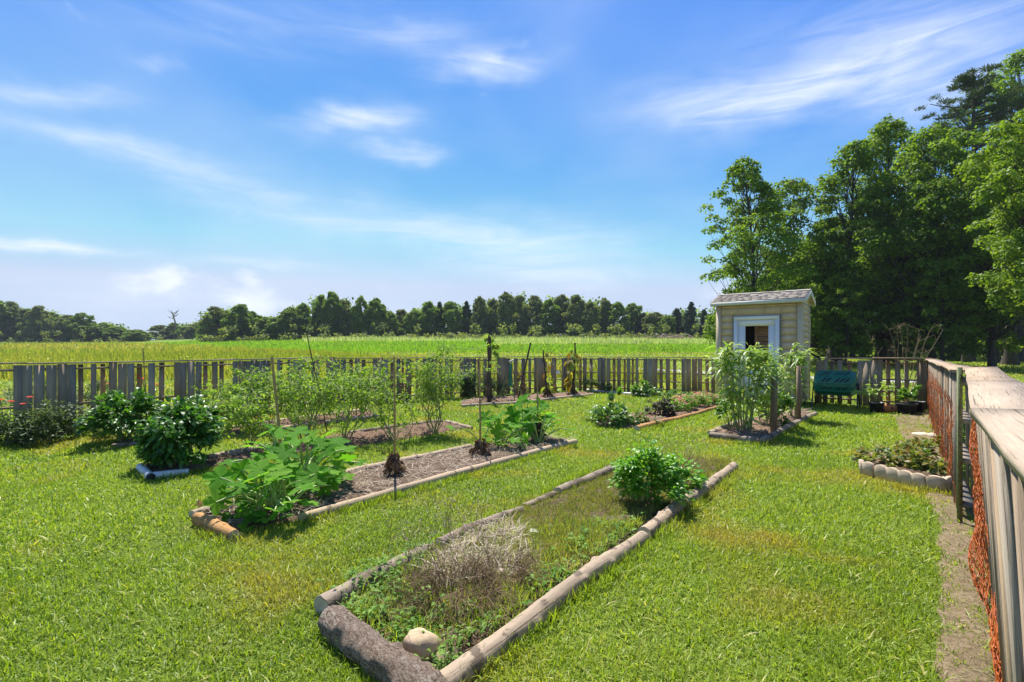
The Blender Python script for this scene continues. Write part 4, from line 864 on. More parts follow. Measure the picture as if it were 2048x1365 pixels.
bush(1235, 846, .62, .16, 4, 6, 16, .12, 'potato', M['stem'], 'taller pale leaved shoot rising from the bean plant', low=.3, dome=.3)
bush(1278, 850, .22, .30, 6, 14, 22, .08, 'strawberry', M['stem'], 'low reddish green plant between the bean plant and the dark shrub', low=.1)
bush(1322, 836, .46, .26, 14, 36, 46, .05, 'purple', M['stem'], 'dark purplish shrub left of the pink flowers', name='shrub', cat='shrub', low=.15, crs=.3)
bush(1182, 786, .50, .30, 6, 24, 120, .03, 'dill', M['stem'], 'feathery grey green plant at the back fence behind the big yellow stalk', leaf=RH, name='feathery_plant', low=.5)
bush(1215, 787, .30, .35, 6, 16, 90, .03, 'dill', M['stem'], 'lower feathery plant right of the taller one at the back fence', leaf=RH, name='feathery_plant', low=.3)
bush(1290, 793, .38, .35, 8, 18, 20, .13, 'potato', M['stem'], 'broad leaved plant growing against the back fence above the white pole', low=.1)
bush(1345, 797, .30, .35, 8, 16, 26, .07, 'potato', M['stem'], 'dark low plant at the foot of the back fence behind the pink flowers', low=.1)
bush(1165, 780, .30, .18, 4, 6, 16, .08, 'potato', M['stem'], 'small pale plant at the fence between the yellow stalk and feathery plant', low=.3)
bush(945, 797, .72, .5, 10, 34, 120, .035, 'dill', M['stem'], 'wide feathery shrub at the fence left of the tallest brown stalk', leaf=RH, name='feathery_plant', low=.25)
bush(1002, 794, .60, .42, 8, 26, 110, .035, 'dill', M['stem'], 'feathery shrub at the fence right of the tallest brown stalk', leaf=RH, name='feathery_plant', low=.25)
bush(92, 884, .60, .50, 10, 44, 120, .04, 'dill', M['stem'], 'big feathery dark green plant in front of the left fence', leaf=RH, name='feathery_plant', low=.15)
bush(22, 890, .50, .40, 10, 30, 90, .04, 'dill', M['stem'], 'feathery plant at the left frame edge by the fence foot', leaf=RH, name='feathery_plant', low=.15)
bush(215, 872, .60, .30, 8, 22, 90, .035, 'dill', M['stem'], 'feathery plant at the left fence beside the rear pepper bush', leaf=RH, name='feathery_plant', low=.25)
def at_out(px, D): p = atD(px, D); return p
def bushD(px, D, *a, **k):
    py = HZ-FP*(float(hz(*atD(px, D)[:2]))-CH)/D; return bush(px, py, *a, **k)
bushD(95, 10.2, .78, .8, 6, 26, 110, .04, 'dill', M['stem'], 'sunlit pale feathery plant outside the left fence', leaf=RH, name='feathery_plant', low=.4)
bushD(205, 10.6, .74, .5, 6, 16, 100, .04, 'dill', M['stem'], 'small sunlit feathery plant outside the left fence, near the red blooms', leaf=RH, name='feathery_plant', low=.4)
# dead pieces: straw, twigs
def litter(name, poly, n, mt, L, W, label, cat='straw', z=.03, lean=(1.2,1.56)):
    P = np.array([p[:2] for p in poly]); lo, hi = P.min(0), P.max(0); Q = np.stack([rv(n*3, lo[0], hi[0]), rv(n*3, lo[1], hi[1])], 1); Q = Q[inpoly(Q, P)][:n]; k = len(Q)
    m = MB(); blades(m, np.concatenate([Q, rv(k, z*.6, z+.02)[:,None]], 1), rv(k, *L), rv(k, *W), rv(k, 0, 6.28), rv(k, *lean), .05)
    return tag(m.build(name, M[mt]), kind='stuff', label=label, cat=cat)
litter('straw_mulch', gp((880,1190),(1060,1160),(1050,1075),(1010,1050),(930,1085),(850,1160)), 1600, 'straw', (.08,.22), (.003,.006), 'pale straw strewn in the middle of the nearest bed', z=.06)
litter('straw_mulch', BEDS['B'], 4200, 'straw', (.06,.2), (.003,.007), 'dry straw covering the zucchini bed', z=.05)
litter('wood_chips', BEDS['C'], 2600, 'dead', (.03,.09), (.008,.02), 'brown wood chips in the pepper and tomato bed', 'wood chips', .045)
litter('wood_chips', BEDS['D'], 2200, 'dead', (.03,.09), (.008,.02), 'brown wood chips in the leftmost bed', 'wood chips', .045)
litter('wood_chips', BEDS['G'], 1500, 'straw', (.05,.15), (.006,.015), 'pale chips and husks in the tall leafy bed', 'wood chips', .07)
litter('dry_litter', STRIP, 26000, 'dead_light', (.02,.07), (.0015,.004), 'dry grass litter on the bare strip beside the right fence', 'dry litter', .012)
litter('wood_chips', BEDS['E'], 900, 'straw', (.05,.15), (.006,.015), 'chips and husks around the brown stalks', 'wood chips', .06)
litter('leaf_litter', BEDS['A'], 2600, 'dead', (.03,.10), (.004,.012), 'brown leaf litter over the nearest bed', 'leaf litter', .03)
# nearest bed: weeds, creeping cover, dead brush
def scatter_in(poly, n):
    P = np.array([p[:2] for p in poly]); lo, hi = P.min(0), P.max(0); Q = np.stack([rv(n*4, lo[0], hi[0]), rv(n*4, lo[1], hi[1])], 1); return Q[inpoly(Q, P)][:n]
def weeds():
    m = MB()
    areas = [(gp((645,1205),(790,1310),(880,1370),(1000,1262),(960,1235),(860,1230),(790,1170),(760,1140)), 190, .036), (gp((1040,1240),(1290,1060),(1180,1060),(1060,1150)), 70, .04), (gp((660,1190),(900,1080),(860,1130),(760,1190)), 60, .04)]
    for poly, n, ls in areas:
        for x, y in scatter_in(poly, n):
            k = rng.integers(5, 12); h = rng.uniform(.02, .13); a = rv(k, 0, 6.28); Q = np.stack([x+np.cos(a)*.02, y+np.sin(a)*.02, rv(k, .02, h+.02)], 1)
            put(m, *(OV if rng.random() < .5 else LONG), Q, np.stack([np.cos(a), np.sin(a), rv(k,.0,.7)], 1), np.tile([0,0,1.],(k,1))+rng.normal(0,.2,(k,3)), ls*rv(k,.5,1.3), np.full(k, rng.random()))
    tag(m.build('bed_weeds', M['weed']), kind='stuff', label='mixed green weeds in the corners of the nearest bed', cat='weeds')
    m = MB(); P = scatter_in(gp((930,1130),(1100,1150),(1290,1050),(1300,1040),(1230,1000),(1190,960),(1060,1010),(1000,1060)), 26000); P3 = np.concatenate([P, np.full((len(P),1), .02)], 1); n = len(P)
    blades(m, P3, rv(n,.02,.075)*(1+.6*pn(P3,4,44)), rv(n,.003,.007), rv(n,0,6.28), rv(n,.1,1.3), .6)
    P = scatter_in(gp((1300,1040),(1470,930),(1340,915),(1220,940),(1190,965)), 16000); P3 = np.concatenate([P, np.full((len(P),1), .02)], 1); n = len(P)
    blades(m, P3, rv(n,.03,.09), rv(n,.004,.009), rv(n,0,6.28), rv(n,.1,1.3), .6, rv(n,.0,1)); 
    tag(m.build('creeping_cover', M['cover']), kind='stuff', label='brownish creeping growth over the middle of the nearest bed', cat='ground cover')
    m = MB(); P = scatter_in(gp((645,1215),(830,1330),(1000,1262),(1290,1050),(1000,1060),(860,1103)), 7500); P3 = np.concatenate([P, np.full((len(P),1), .015)], 1); n = len(P)
    blades(m, P3, rv(n,.04,.13), rv(n,.004,.008), rv(n,0,6.28), rv(n,.1,1.0), .8, rv(n,.2,.9)); tag(m.build('bed_grass', M['g_lawn']), kind='stuff', label='long grass blades growing in the nearest bed', cat='grass')
    # grass growing up against logs and bed edges
    m = MB()
    for e in [((640,1262),(880,1440)),((905,1395),(1300,1095)),((1310,1080),(1480,950)),((600,1052),(1150,895)),((390,1075),(470,1090)),((655,1185),(1215,930)),((270,960),(380,955)),((1280,865),(1440,825)),((1525,895),(1630,838)),((1420,885),(1522,892)),((1752,972),(1912,996))]:
        A, B = G(*e[0]), G(*e[1]); n = int(np.linalg.norm(B-A)*520); f = rng.random(n)[:,None]; Q = A*(1-f)+B*f+rng.normal(0,.03,(n,3))*[1,1,0]
        blades(m, Q, rv(n,.04,.11), rv(n,.004,.009), rv(n,0,6.28), rv(n,.1,.9), .7, rv(n,.1,.7))
    tag(m.build('edge_grass', M['g_lawn']), kind='stuff', label='longer grass along the logs where the mower misses', cat='grass')
weeds()
def dead_brush(px, py, Rr, H, n, label, mt='brush', name='dead_brush', cat='dead plant', up=.5, curl=.9):
    p = G(px, py); t = plant(name, label, cat, p); m = MB()
    for k in range(n):
        a = rng.uniform(0, 6.28); r0 = rng.random()**.5*Rr*.6; b = np.array([r0*math.cos(a), r0*math.sin(a), 0]); a2 = a+rng.normal(0, .9); L = H*rng.uniform(.5,1.2)
        q = np.linspace(0,1,6)[:,None]; e = np.array([math.cos(a2)*Rr*rng.uniform(.2,1), math.sin(a2)*Rr*rng.uniform(.2,1), L*rng.uniform(.2,1)])
        P = b+e*q+np.sin(q*3.14)*np.array([0,0,L*.35*curl])+rng.normal(0,.012,(6,3))*q; P[:,2] = np.maximum(P[:,2], .005)
        tube(m, P, np.linspace(.0022,.0009,6), 3, cap=False)
        if rng.random() < .5:
            for j in range(3):
                s = P[rng.integers(2,6)]; d = rng.normal(0,.05,3)+[0,0,.02]; tube(m, [s, s+d*.6, s+d*1.2], [.0014,.001,.0006], 3, cap=False)
    m.build('stems', M[mt], t); return t
dead_brush(905, 1212, .34, .22, 360, 'tangled clump of dead brown stalks in the nearest bed')
dead_brush(1010, 1165, .22, .17, 220, 'smaller grey clump of dead stalks on the straw')
dead_brush(1340, 950, .30, .22, 160, 'thin dry weeds behind the bright herb bush', curl=.2)
def tall_weeds(px, py, Rr, n, H, label):
    p = G(px, py); t = plant('wispy_weed', label, 'weed', p); s, l = MB(), MB()
    for k in range(n):
        b = np.array([rng.normal(0,Rr),rng.normal(0,Rr),0]); e = b+[rng.normal(0,.08),rng.normal(0,.08),H*rng.uniform(.5,1)]; q = np.linspace(0,1,6)[:,None]; P = b*(1-q)+e*q+rng.normal(0,.01,(6,3))*q
        tube(s, P, np.linspace(.0022,.001,6), 3, cap=False)
        for j in range(9):
            c = P[rng.integers(2,6)]; d = rng.normal(0,.05,3)+[0,0,.03]; tube(s, [c, c+d], [.001,.0006], 3, cap=False); put(l, *RH, (c+d)[None]+rng.normal(0,.01,(4,3)), rng.normal(0,1,(4,3)), rng.normal(0,1,(4,3)), rv(4,.006,.014))
    s.build('stem', M['drystem'], t); l.build('foliage', M['straw'], t)  # the foliage mesh here is the small dry seed heads, not leaves
tall_weeds(845, 1130, .17, 16, .42, 'wispy brown seeding weeds at the back of the nearest bed, left')
tall_weeds(960, 1090, .14, 10, .36, 'wispy brown seeding weeds at the back of the nearest bed, above the straw')
tall_weeds(1375, 935, .16, 12, .36, 'wispy reddish weeds past the far end of the herb bush')

def zucchini(px, py, label, n, Rr, H, ls, seed, open_=0.0):
    q = np.random.default_rng(seed); p = G(px, py); t = plant('zucchini_plant', label, 'zucchini plant', p, 'zucchini plants'); s, l = MB(), MB()
    cs = q.normal(0,.10,(5,3))*[1.6,1.6,0]
    for k in range(n):
        a = k*2.4+q.normal(0,.3); f = (k+.5)/n; r = Rr*(.18+.82*f**.6)*q.uniform(.8,1.15); h = H*(1-.62*f**1.2)*q.uniform(.8,1.1); c = cs[q.integers(5)]
        e = c+np.array([r*math.cos(a), r*math.sin(a), h]); u = np.linspace(0,1,7)[:,None]; P = c*(1-u)+e*u+np.sin(u*3.14)*np.array([0,0,.12*H+.10*r]); P[:,2] = np.maximum(P[:,2], .015)
        tube(s, P, np.linspace(.013,.007,7), 6, rnd=.5); out = nrm(np.array([math.cos(a), math.sin(a), .15+q.normal(0,.25)])); nm = nrm(np.array([-math.cos(a)*-.25, -math.sin(a)*-.25, 1])+q.normal(0,.42,3)+np.array([0,-.35,0]))
        put(l, *LOB, P[-1][None], out[None], nm[None], np.array([ls*q.uniform(.6,1.1)*(.7+.35*(1-f))]), np.array([q.random()*.8]))
    for k in range(int(n*.5)):
        a = q.uniform(0,6.28); e = np.array([math.cos(a), math.sin(a), 0])*Rr*q.uniform(.2,.8)+[0,0,q.uniform(.05,.4)*H]; put(l, *LOB, e[None], nrm(np.array([math.cos(a),math.sin(a),q.normal(0,.3)]))[None], nrm(np.array([0,0,1])+q.normal(0,.4,3))[None], np.array([ls*q.uniform(.4,.7)]), np.array([q.random()]))
    s.build('stalks', M['zucstalk'], t, True); l.build('foliage', M['zuc'], t)
zucchini(548, 1036, 'big zucchini plant at the near left end of its bed', 38, .50, .42, .155, 1)
zucchini(612, 985, 'big zucchini plant just behind the nearest one, at the first bamboo stake', 42, .62, .58, .165, 2)
zucchini(1008, 893, 'far zucchini plant between the two right bamboo stakes', 34, .50, .50, .15, 3)
zucchini(1060, 884, 'small upright zucchini plant at the rightmost bamboo stake', 20, .30, .60, .16, 4)
def stake(a, b, D, r, mt, label, name='bamboo_stake', cat='stake', group='stakes standing in the beds'):
    A = G(*a); B = np.array([(b[0]-1024)/FP*D, D, CH+(HZ-b[1])/FP*D]); L = np.linalg.norm(B-A); mw = Matrix.Translation(Vector(A)) @ Vector((B-A)/L).to_track_quat('Z','X').to_matrix().to_4x4()
    m = MB(); n = 16; z = np.linspace(-.05, L, n); rr = r*np.ones(n)*np.linspace(1.1,.85,n); rr[::4] *= 1.18; tube(m, np.stack([.006*np.sin(z*3), .004*np.cos(z*2.2), z], 1), rr, 8); o = m.build(name, M[mt], smooth=True, mw=mw); return tag(o, label, cat, group)
stake((567,976),(545,713), 5.36, .015, 'bamboo', 'leaning bamboo stake rising out of the big zucchini')
stake((790,958),(788,713), 5.70, .012, 'bamboo', 'bamboo stake standing in the small dead clump on the straw')
stake((960,912),(960,716), 6.95, .012, 'bamboo', 'bamboo stake at the left side of the far zucchini')
stake((1075,886),(1075,716), 7.95, .011, 'bamboo', 'bamboo stake at the right side of the far zucchini')
stake((296,880),(286,696), 8.0, .009, 'bamboo', 'thin bamboo stake rising from the rear pepper bush')
stake((655,866),(612,660), 8.3, .009, 'stick', 'thin dark cane tip rising above the tomato plants')
stake((1036,802),(1061,686), 14.2, .028, 'stick', 'dark leaning stick behind the green sprinkler stand')
def clump(px, py, Rr, H, label, n=160, mt='dead'):
    p = G(px, py); t = plant('withered_plant', label, 'dead plant', p, 'withered plants at the stakes'); l, s = MB(), MB()
    z = rng.random(n)**1.3; a = rv(n,0,6.28); r = Rr*(1.05-z*.85)*rng.uniform(.4,1,n); Q = np.stack([r*np.cos(a), r*np.sin(a), z*H+.01], 1)
    put(l, *OV, Q, np.stack([np.cos(a)*.6,np.sin(a)*.6,-rv(n,.2,1)],1), rng.normal(0,.6,(n,3))+np.stack([np.cos(a),np.sin(a),0*a],1), rv(n,.04,.10))
    for k in range(18): b = rng.uniform(0,6.28); tube(s, [[0,0,H*.95],[math.cos(b)*Rr*.5,math.sin(b)*Rr*.5,H*.5],[math.cos(b)*Rr,math.sin(b)*Rr,.01]], .004, 4, cap=False)
    s.build('stems', M['drystem'], t); l.build('withered_leaves', M[mt], t)
clump(790, 958, .16, .28, 'brown withered plant collapsed around the second bamboo stake')
clump(962, 918, .17, .26, 'brown withered plant collapsed around the third bamboo stake')
clump(1076, 888, .12, .34, 'reddish withered plant at the rightmost bamboo stake')
clump(1042, 798, .28, .75, 'dead brown bundle at the foot of the dark leaning stick', 220)

def tomato(px, py, H, Rr, nst, dens, label, ls=.056, upright=.16, seed=0, mt='tomato', wild=1.0):
    q = np.random.default_rng(seed+50); p = G(px, py); t = plant('tomato_plant', label, 'tomato plant', p, 'straggly tomato plants'); s, l = MB(), MB()
    for k in range(nst):
        a = q.uniform(0,6.28); L = q.uniform(.7,1.1); P = [np.array([q.normal(0,.04), q.normal(0,.04), 0.])]; lim = q.uniform(.35,.95); hl = q.uniform(.6,.97); d = nrm(np.array([math.cos(a)*.55, math.sin(a)*.55, 1.2+upright*3])); n = 12; st = H*1.75/n*L
        for j in range(n):
            d = nrm(d+q.normal(0,.30*wild,3)+[0,0,.10+upright*.25-(.28*wild*(1-upright) if j > 7 else 0)]); np_ = P[-1]+d*st
            rr = math.hypot(np_[0], np_[1])
            if rr > Rr*lim: d[:2] -= np_[:2]/rr*.5
            if np_[2] > H*hl: d[2] = -abs(d[2])*.6
            np_[2] = max(np_[2], .02); P.append(np_)
        P = np.array(P); tube(s, P, np.linspace(.008,.0025,len(P)), 5, cap=False)
        for j in range(int(dens*n*.28)):
            i = int(q.integers(2, n)) if q.random() < .3 else int(q.integers(4, n)); c = P[i]+(P[i+1]-P[i])*q.random() if i+1 < len(P) else P[i]; b = q.uniform(0,6.28); Lb = q.uniform(.06,.2)
            e = c+np.array([math.cos(b)*Lb, math.sin(b)*Lb, q.uniform(-.08,.10)]); mid = (c+e)/2+[0,0,.02]; tube(s, [c, mid, e], [.002,.0015,.001], 3, cap=False)
            m_ = 7; f = np.linspace(.35,1.1,m_)[:,None]; Q = c*(1-f)+e*f+q.normal(0,.018,(m_,3)); put(l, *OV, Q, np.tile(nrm(e-c),(m_,1))+q.normal(0,.6,(m_,3))+[0,0,-.2], q.normal(0,.5,(m_,3))+[0,0,1], ls*q.uniform(.5,1.3,m_), q.random(m_))
    s.build('stem', M['stem'], t); l.build('foliage', M[mt], t)
tomato(868, 869, 1.50, .27, 14, 10, 'tallest tomato plant, a green column at the right end of its bed', seed=1, upright=.35, ls=.04)
tomato(785, 885, 1.25, .45, 9, 6.0, 'tomato plant behind the second bamboo stake', seed=2)
tomato(692, 884, 1.28, .50, 8, 5.0, 'tomato plant on a forked dark stem behind the big zucchini', seed=3)
tomato(612, 892, 1.32, .55, 11, 6.5, 'sprawling tomato plant behind the leaning bamboo stake', seed=4)
tomato(500, 905, .95, .5, 10, 5.5, 'sprawling tomato plant right of the front pepper bush', seed=5)
tomato(530, 862, 1.15, .6, 12, 6, 'tomato plant in the leftmost bed, middle', seed=6)
tomato(455, 868, .95, .55, 10, 6, 'tomato plant in the leftmost bed behind the pepper bushes', seed=7)
tomato(625, 846, 1.30, .65, 13, 6.5, 'tomato plant in the leftmost bed near the fence corner', seed=8)
tomato(722, 834, 1.15, .55, 11, 6, 'tomato plant at the right end of the leftmost bed', seed=9)
tomato(905, 800, .75, .35, 6, 4, 'small pale tomato plant near the left end of the stalk bed', seed=10, mt='potato')

def stalk(px, py, topy, D, r, label, leaves, mt, droopy=1.0, seed=0, ls=.3, flare=.25):
    q = np.random.default_rng(seed+90); p = G(px, py); H = CH+(HZ-topy)/FP*p[1]; t = plant('sunflower_stalk', label, 'tall plant', p, 'tall fading stalks by the fence'); s, l = MB(), MB()
    z = np.linspace(0,1,14)[:,None]; P = z*[q.normal(0,.06),0,H]+rng.normal(0,.008,(14,3))*[1,1,0]; tube(s, P, r*(1-.45*z[:,0])*(1+.15*q.normal(0,1,14)), 8, noise=.1)
    for k in range(22): a = q.uniform(0,6.28); f = flare*q.uniform(.4,1); tube(s, [[0,0,q.uniform(.2,.4)],[math.cos(a)*f*.4,math.sin(a)*f*.4,.12],[math.cos(a)*f,math.sin(a)*f,0]], [.012,.009,.004], 4, cap=False)
    for k in range(leaves):
        h = q.uniform(.12,.93)**.9*H; a = q.uniform(0,6.28); L = ls*q.uniform(.6,1.2)*(1.25-h/H*.7); c = np.array([P[0][0], 0, h]); e = c+[math.cos(a)*L*.4, math.sin(a)*L*.4, .04]
        tube(s, [c, e], [.006,.003], 4, cap=False); put(l, *OV, e[None], np.array([[math.cos(a),math.sin(a),-.6-1.0*droopy*q.random()]]), np.array([[math.cos(a),math.sin(a),.8]])+q.normal(0,.3,(1,3)), np.array([L*.85]), np.array([q.random()]))
    s.build('stem', M['stick'], t); l.build('drooping_leaves', M[mt], t)
stalk(978, 807, 674, 13, .075, 'tallest rusty brown dead stalk, left in its row', 50, 'dead', 1.2, 1, .12, .45)
stalk(1096, 798, 700, 15, .035, 'fading plant with curled pale leaves, middle of the stalk row', 34, 'straw_leaf', 1.2, 2, .24, .3)
stalk(1146, 792, 686, 15, .045, 'tall spike plant with large yellow leaves, right end of the stalk row', 44, 'straw_leaf', 1.2, 3, .36, .3)
bushD(985, 15.2, 1.85, .22, 4, 18, 26, .10, 'okra', M['stem'], 'pale leafy shoot just behind the tallest brown stalk', low=.72, dome=.2)

def tallleaf(px, py, H, Rr, nst, label, seed, nl=16):
    q = np.random.default_rng(seed+400); p = G(px, py); t = plant('tall_leafy_plant', label, 'tall plant', p, 'tall pale leaved plants before the shed'); s, l = MB(), MB()
    for k in range(nst):
        a = q.uniform(0,6.28); r0 = .12*q.random(); b = np.array([math.cos(a)*r0, math.sin(a)*r0, 0]); r1 = Rr*q.uniform(.15,.75); e = np.array([math.cos(a)*r1, math.sin(a)*r1, H*q.uniform(.72,.98)]); u = np.linspace(0,1,8)[:,None]
        P = b*(1-u)+e*u+np.sin(u*3.14)*q.normal(0,.03,3); tube(s, P, np.linspace(.011,.004,8), 5, cap=False)
        for j in range(nl):
            f = 1-q.random()**1.9*.62; c = b*(1-f)+e*f; g = q.uniform(0,6.28); o = np.array([math.cos(g), math.sin(g), q.uniform(.2,.9)]); L = q.uniform(.16,.34)
            put(l, *LAN, c[None], o[None], nrm(np.array([-math.cos(g)*.5,-math.sin(g)*.5,1]))[None], np.array([L]), np.array([q.random()]))
        for j in range(10):
            c = e+q.normal(0,.07,3); g = q.uniform(0,6.28); put(l, *LAN, c[None], np.array([[math.cos(g),math.sin(g),q.uniform(.1,1.2)]]), np.array([[0,0,1.]])+q.normal(0,.3,(1,3)), np.array([q.uniform(.10,.26)]), np.array([q.random()]))
    for j in range(nst*4):   # lower leaves
        g = q.uniform(0,6.28); c = np.array([math.cos(g)*Rr*.6*q.random(), math.sin(g)*Rr*.6*q.random(), H*q.uniform(.12,.55)]); put(l, *LONG, c[None], np.array([[math.cos(g),math.sin(g),q.uniform(-.5,.4)]]), np.array([[0,0,1.]])+q.normal(0,.3,(1,3)), np.array([q.uniform(.08,.2)]), np.array([q.random()]))
    s.build('stem', M['stem'], t); l.build('foliage', M['okra'], t)
tallleaf(1486, 868, 1.48, .62, 18, 'left clump of tall pale leaved stems in front of the shed door', 1, 22)
tallleaf(1530, 858, 1.22, .34, 7, 'middle clump of tall pale leaved stems behind the wooden post', 2)
tallleaf(1590, 840, 1.42, .36, 10, 'right clump of tall pale leaved stems near the shed corner', 3)
bush(1552, 854, .75, .32, 10, 26, 30, .09, 'potato', M['stem'], 'leafy undergrowth plant between the two wooden posts', low=.15)
bush(1462, 862, .6, .3, 6, 14, 24, .08, 'potato', M['stem'], 'low leaves at the left foot of the tall pale clump', low=.3)
def post(px, py, topy, w_, label):
    p = G(px, py); H = CH+(HZ-topy)/FP*p[1]; m = MB(); box(m, -w_/2, w_/2, -w_/2, w_/2, -.05, H, .5, .004); o = m.build('wooden_post', M['post'], loc=p, rotz=.5); tag(o, label, 'post', 'wooden posts in the tall leafy bed')
post(1548, 870, 752, .075, 'wooden post at the near edge of the tall leafy bed')
post(1597, 846, 732, .06, 'wooden post deeper in the tall leafy bed, by the shed corner')

def flowers():
    cols = [('pink', .5)]
    spots = [(1352,826,.34),(1372,822,.34),(1395,817,.34),(1415,812,.30),(1362,816,.3),(1385,812,.32),(1405,808,.3),(1430,810,.24)]
    nm = ['leftmost, beside the dark shrub','second from the dark shrub','third from the dark shrub','fourth from the dark shrub, near side','behind the leftmost two','behind the middle ones','behind the right ones','rightmost and lowest']
    for i, (px, py, H) in enumerate(spots):
        t = bush(px, py, H*1.12, .27, 5, 26, 34, .045, 'basil' if i < 7 else 'pepper', M['stem'], 'bedding plant with red and pink blooms, '+nm[i], name='flowering_plant', cat='flowers', group='red and pink bedding flowers', low=.2)
        m = MB(); n = 95; a = rv(n,0,6.28); r = .27*rng.random(n)**.5; Q = np.stack([r*np.cos(a), r*np.sin(a), H*(1.08-.5*(r/.26)**2)+rng.normal(0,.02,n)], 1)
        for k in range(5): b = a+k*1.257; put(m, *RH, Q, np.stack([np.cos(b),np.sin(b),np.full(n,.15)],1), np.tile([0,0,1.],(n,1)), rv(n,.022,.032), np.clip(rng.normal(rng.random(), .3, n),0,1))
        m.build('blossoms', M['pink'], t)
flowers()
def zinnia(px, D, H, label):
    p = atD(px, D); t = plant('zinnia', label, 'flower', p, 'red flowers outside the left fence'); s, l, f = MB(), MB(), MB()
    for k in range(5):
        e = np.array([rng.normal(0,.14), rng.normal(0,.14), H*rng.uniform(.8,1.02)]); tube(s, [[0,0,0], e*.5+[.02,0,0], e], .005, 5, cap=False)
        for r_, n, z in ((.05,14,0),(.035,10,.012)):
            a = np.linspace(0,6.28,n,endpoint=False); put(f, *RH, np.tile(e+[0,0,z],(n,1)), np.stack([np.cos(a),np.sin(a),np.full(n,.25)],1), np.tile([0,0,1.],(n,1)), r_*1.1)
        for j in range(7): c = e*rng.uniform(.2,.9); put(l, *OV, c[None], rng.normal(0,1,(1,3))*[1,1,.3], np.array([[0,0,1.]]), np.array([.09]))
    s.build('stem', M['stem'], t); l.build('foliage', M['potato'], t); f.build('blossoms', M['red'], t)
zinnia(247, 9.4, .98, 'red flower seen through the gap left of the thin bamboo stake')
zinnia(302, 9.8, .92, 'red flowers just right of the thin bamboo stake')
zinnia(392, 10.2, .96, 'red flower in the fence gap right of the solid boards')
zinnia(12, 7.6, .72, 'orange red flower at the left frame edge')
bushD(1385, 16.9, .45, .3, 4, 8, 20, .06, 'straw_leaf', M['stem'], 'orange tinged plant outside the back fence near the shed', low=.4)
# strawberries in the scalloped bed
for i, (px, py, r, H) in enumerate([(1768,938,.26,.24),(1805,945,.27,.26),(1845,950,.28,.26),(1830,925,.26,.30),(1790,922,.24,.22),(1872,962,.24,.24),(1860,915,.24,.42)]):
    bush(px, py, H, r, 5, 14, 20, .07, 'strawberry', M['stem'], 'strawberry plant, '+['furthest left behind the edging','second from the left behind the edging','middle of the bed front','middle of the bed back','back left of the bed','right front beside the broken stone','tallest, at the back by the fence'][i], name='strawberry_plant', cat='strawberry plant', group='strawberry plants in the scalloped bed', low=.15)

# ------------------------------------------------------------------ compost tumbler
def tumbler():
    p = G(1671, 816); ang = math.atan2(FB2b[1]-FB2a[1], FB2b[0]-FB2a[0]); t = thing('compost_tumbler', 'green compost tumbler on black legs beside the shed', 'compost tumbler', p, ang)
    L, zc = .86, .60
    prof = [(-.10,.30),(.10,.30),(.235,.20),(.30,.02),(.25,-.17),(.12,-.27),(-.12,-.27),(-.25,-.17),(-.30,.02),(-.235,.20)]
    m = MB(); n = len(prof); xs = [(-L/2,.80),(-L/2+.03,.94),(-L/2+.09,1.0),(-.02,1.0),(.02,1.0),(L/2-.09,1.0),(L/2-.03,.94),(L/2,.80)]; V = []
    for x, s in xs: V += [[x, y*s, zc+z*s] for y, z in prof]
    F = [[i*n+j, i*n+(j+1)%n, (i+1)*n+(j+1)%n, (i+1)*n+j] for i in range(len(xs)-1) for j in range(n)]; m.add(V, np.array(F), .5); V = np.array(V)
    for e in (0, len(xs)-1): m.add(np.concatenate([V[e*n:(e+1)*n], [[xs[e][0], 0, zc]]]), np.array([[j, (j+1)%n, n] for j in range(n)]), .5)
    m.build('drum', M['teal'], t)
    rb = MB()   # raised ribs along the seams and a wavy lip across the front
    for y, z in prof:
        k = 1.02; tube(rb, [[-L/2+.09, y*k, zc+z*k], [L/2-.09, y*k, zc+z*k]], .012, 6)
    for x in (-L/2+.09, L/2-.09): tube(rb, [[x, y*1.02, zc+z*1.02] for y, z in prof+prof[:1]], .013, 6)
    tube(rb, [[-L/2+.09,-.305,zc+.03],[-L/2+.18,-.30,zc-.06],[L/2-.18,-.30,zc-.06],[L/2-.09,-.305,zc+.03]], .012, 6)
    rb.build('rib', M['teal'], t)
    def slot(cx, f, y0, z0, y1, z1, nrm_):
        s = MB(); d = .05; a = np.array([cx-.028, y0, zc+z0]); b = np.array([cx+.028+d-.05, y1, zc+z1]); 
        V = [[cx-.03+d,y0,zc+z0],[cx+.02+d,y0,zc+z0],[cx+.02-d,y1,zc+z1],[cx-.03-d,y1,zc+z1]]; V = [list(np.array(v)+np.array(nrm_)*.003) for v in V]; V = np.array(V+[list(np.array(v)-np.array(nrm_)*.01) for v in V]); s.add(V, BQ, .5); s.build('vent_slot', M['slot'], t)
    for cx in (-.20,-.10,.08,.18,.28): slot(cx, 0, -.26, .15, -.29, .05, (0,-.95,.3))
    for cx in (-.22,-.12,.06,.16,.26): slot(cx, 0, -.13, .275, -.21, .222, (0,-.6,.8))
    for cx in (-.2,-.08,.1,.22): slot(cx, 0, -.285, -.07, -.262, -.14, (0,-.97,-.25))
    for x in (-L/2-.03, L/2+.03):
        for s in (-1, 1): g = MB(); tube(g, [[x, s*.03, zc], [x*1.03, s*.27, 0]], .016, 6); g.build('leg', M['black'], t)
        g = MB(); tube(g, [[x-.03, 0, zc], [x+.03, 0, zc]], .028, 8); g.build('axle', M['black'], t)
tumbler()
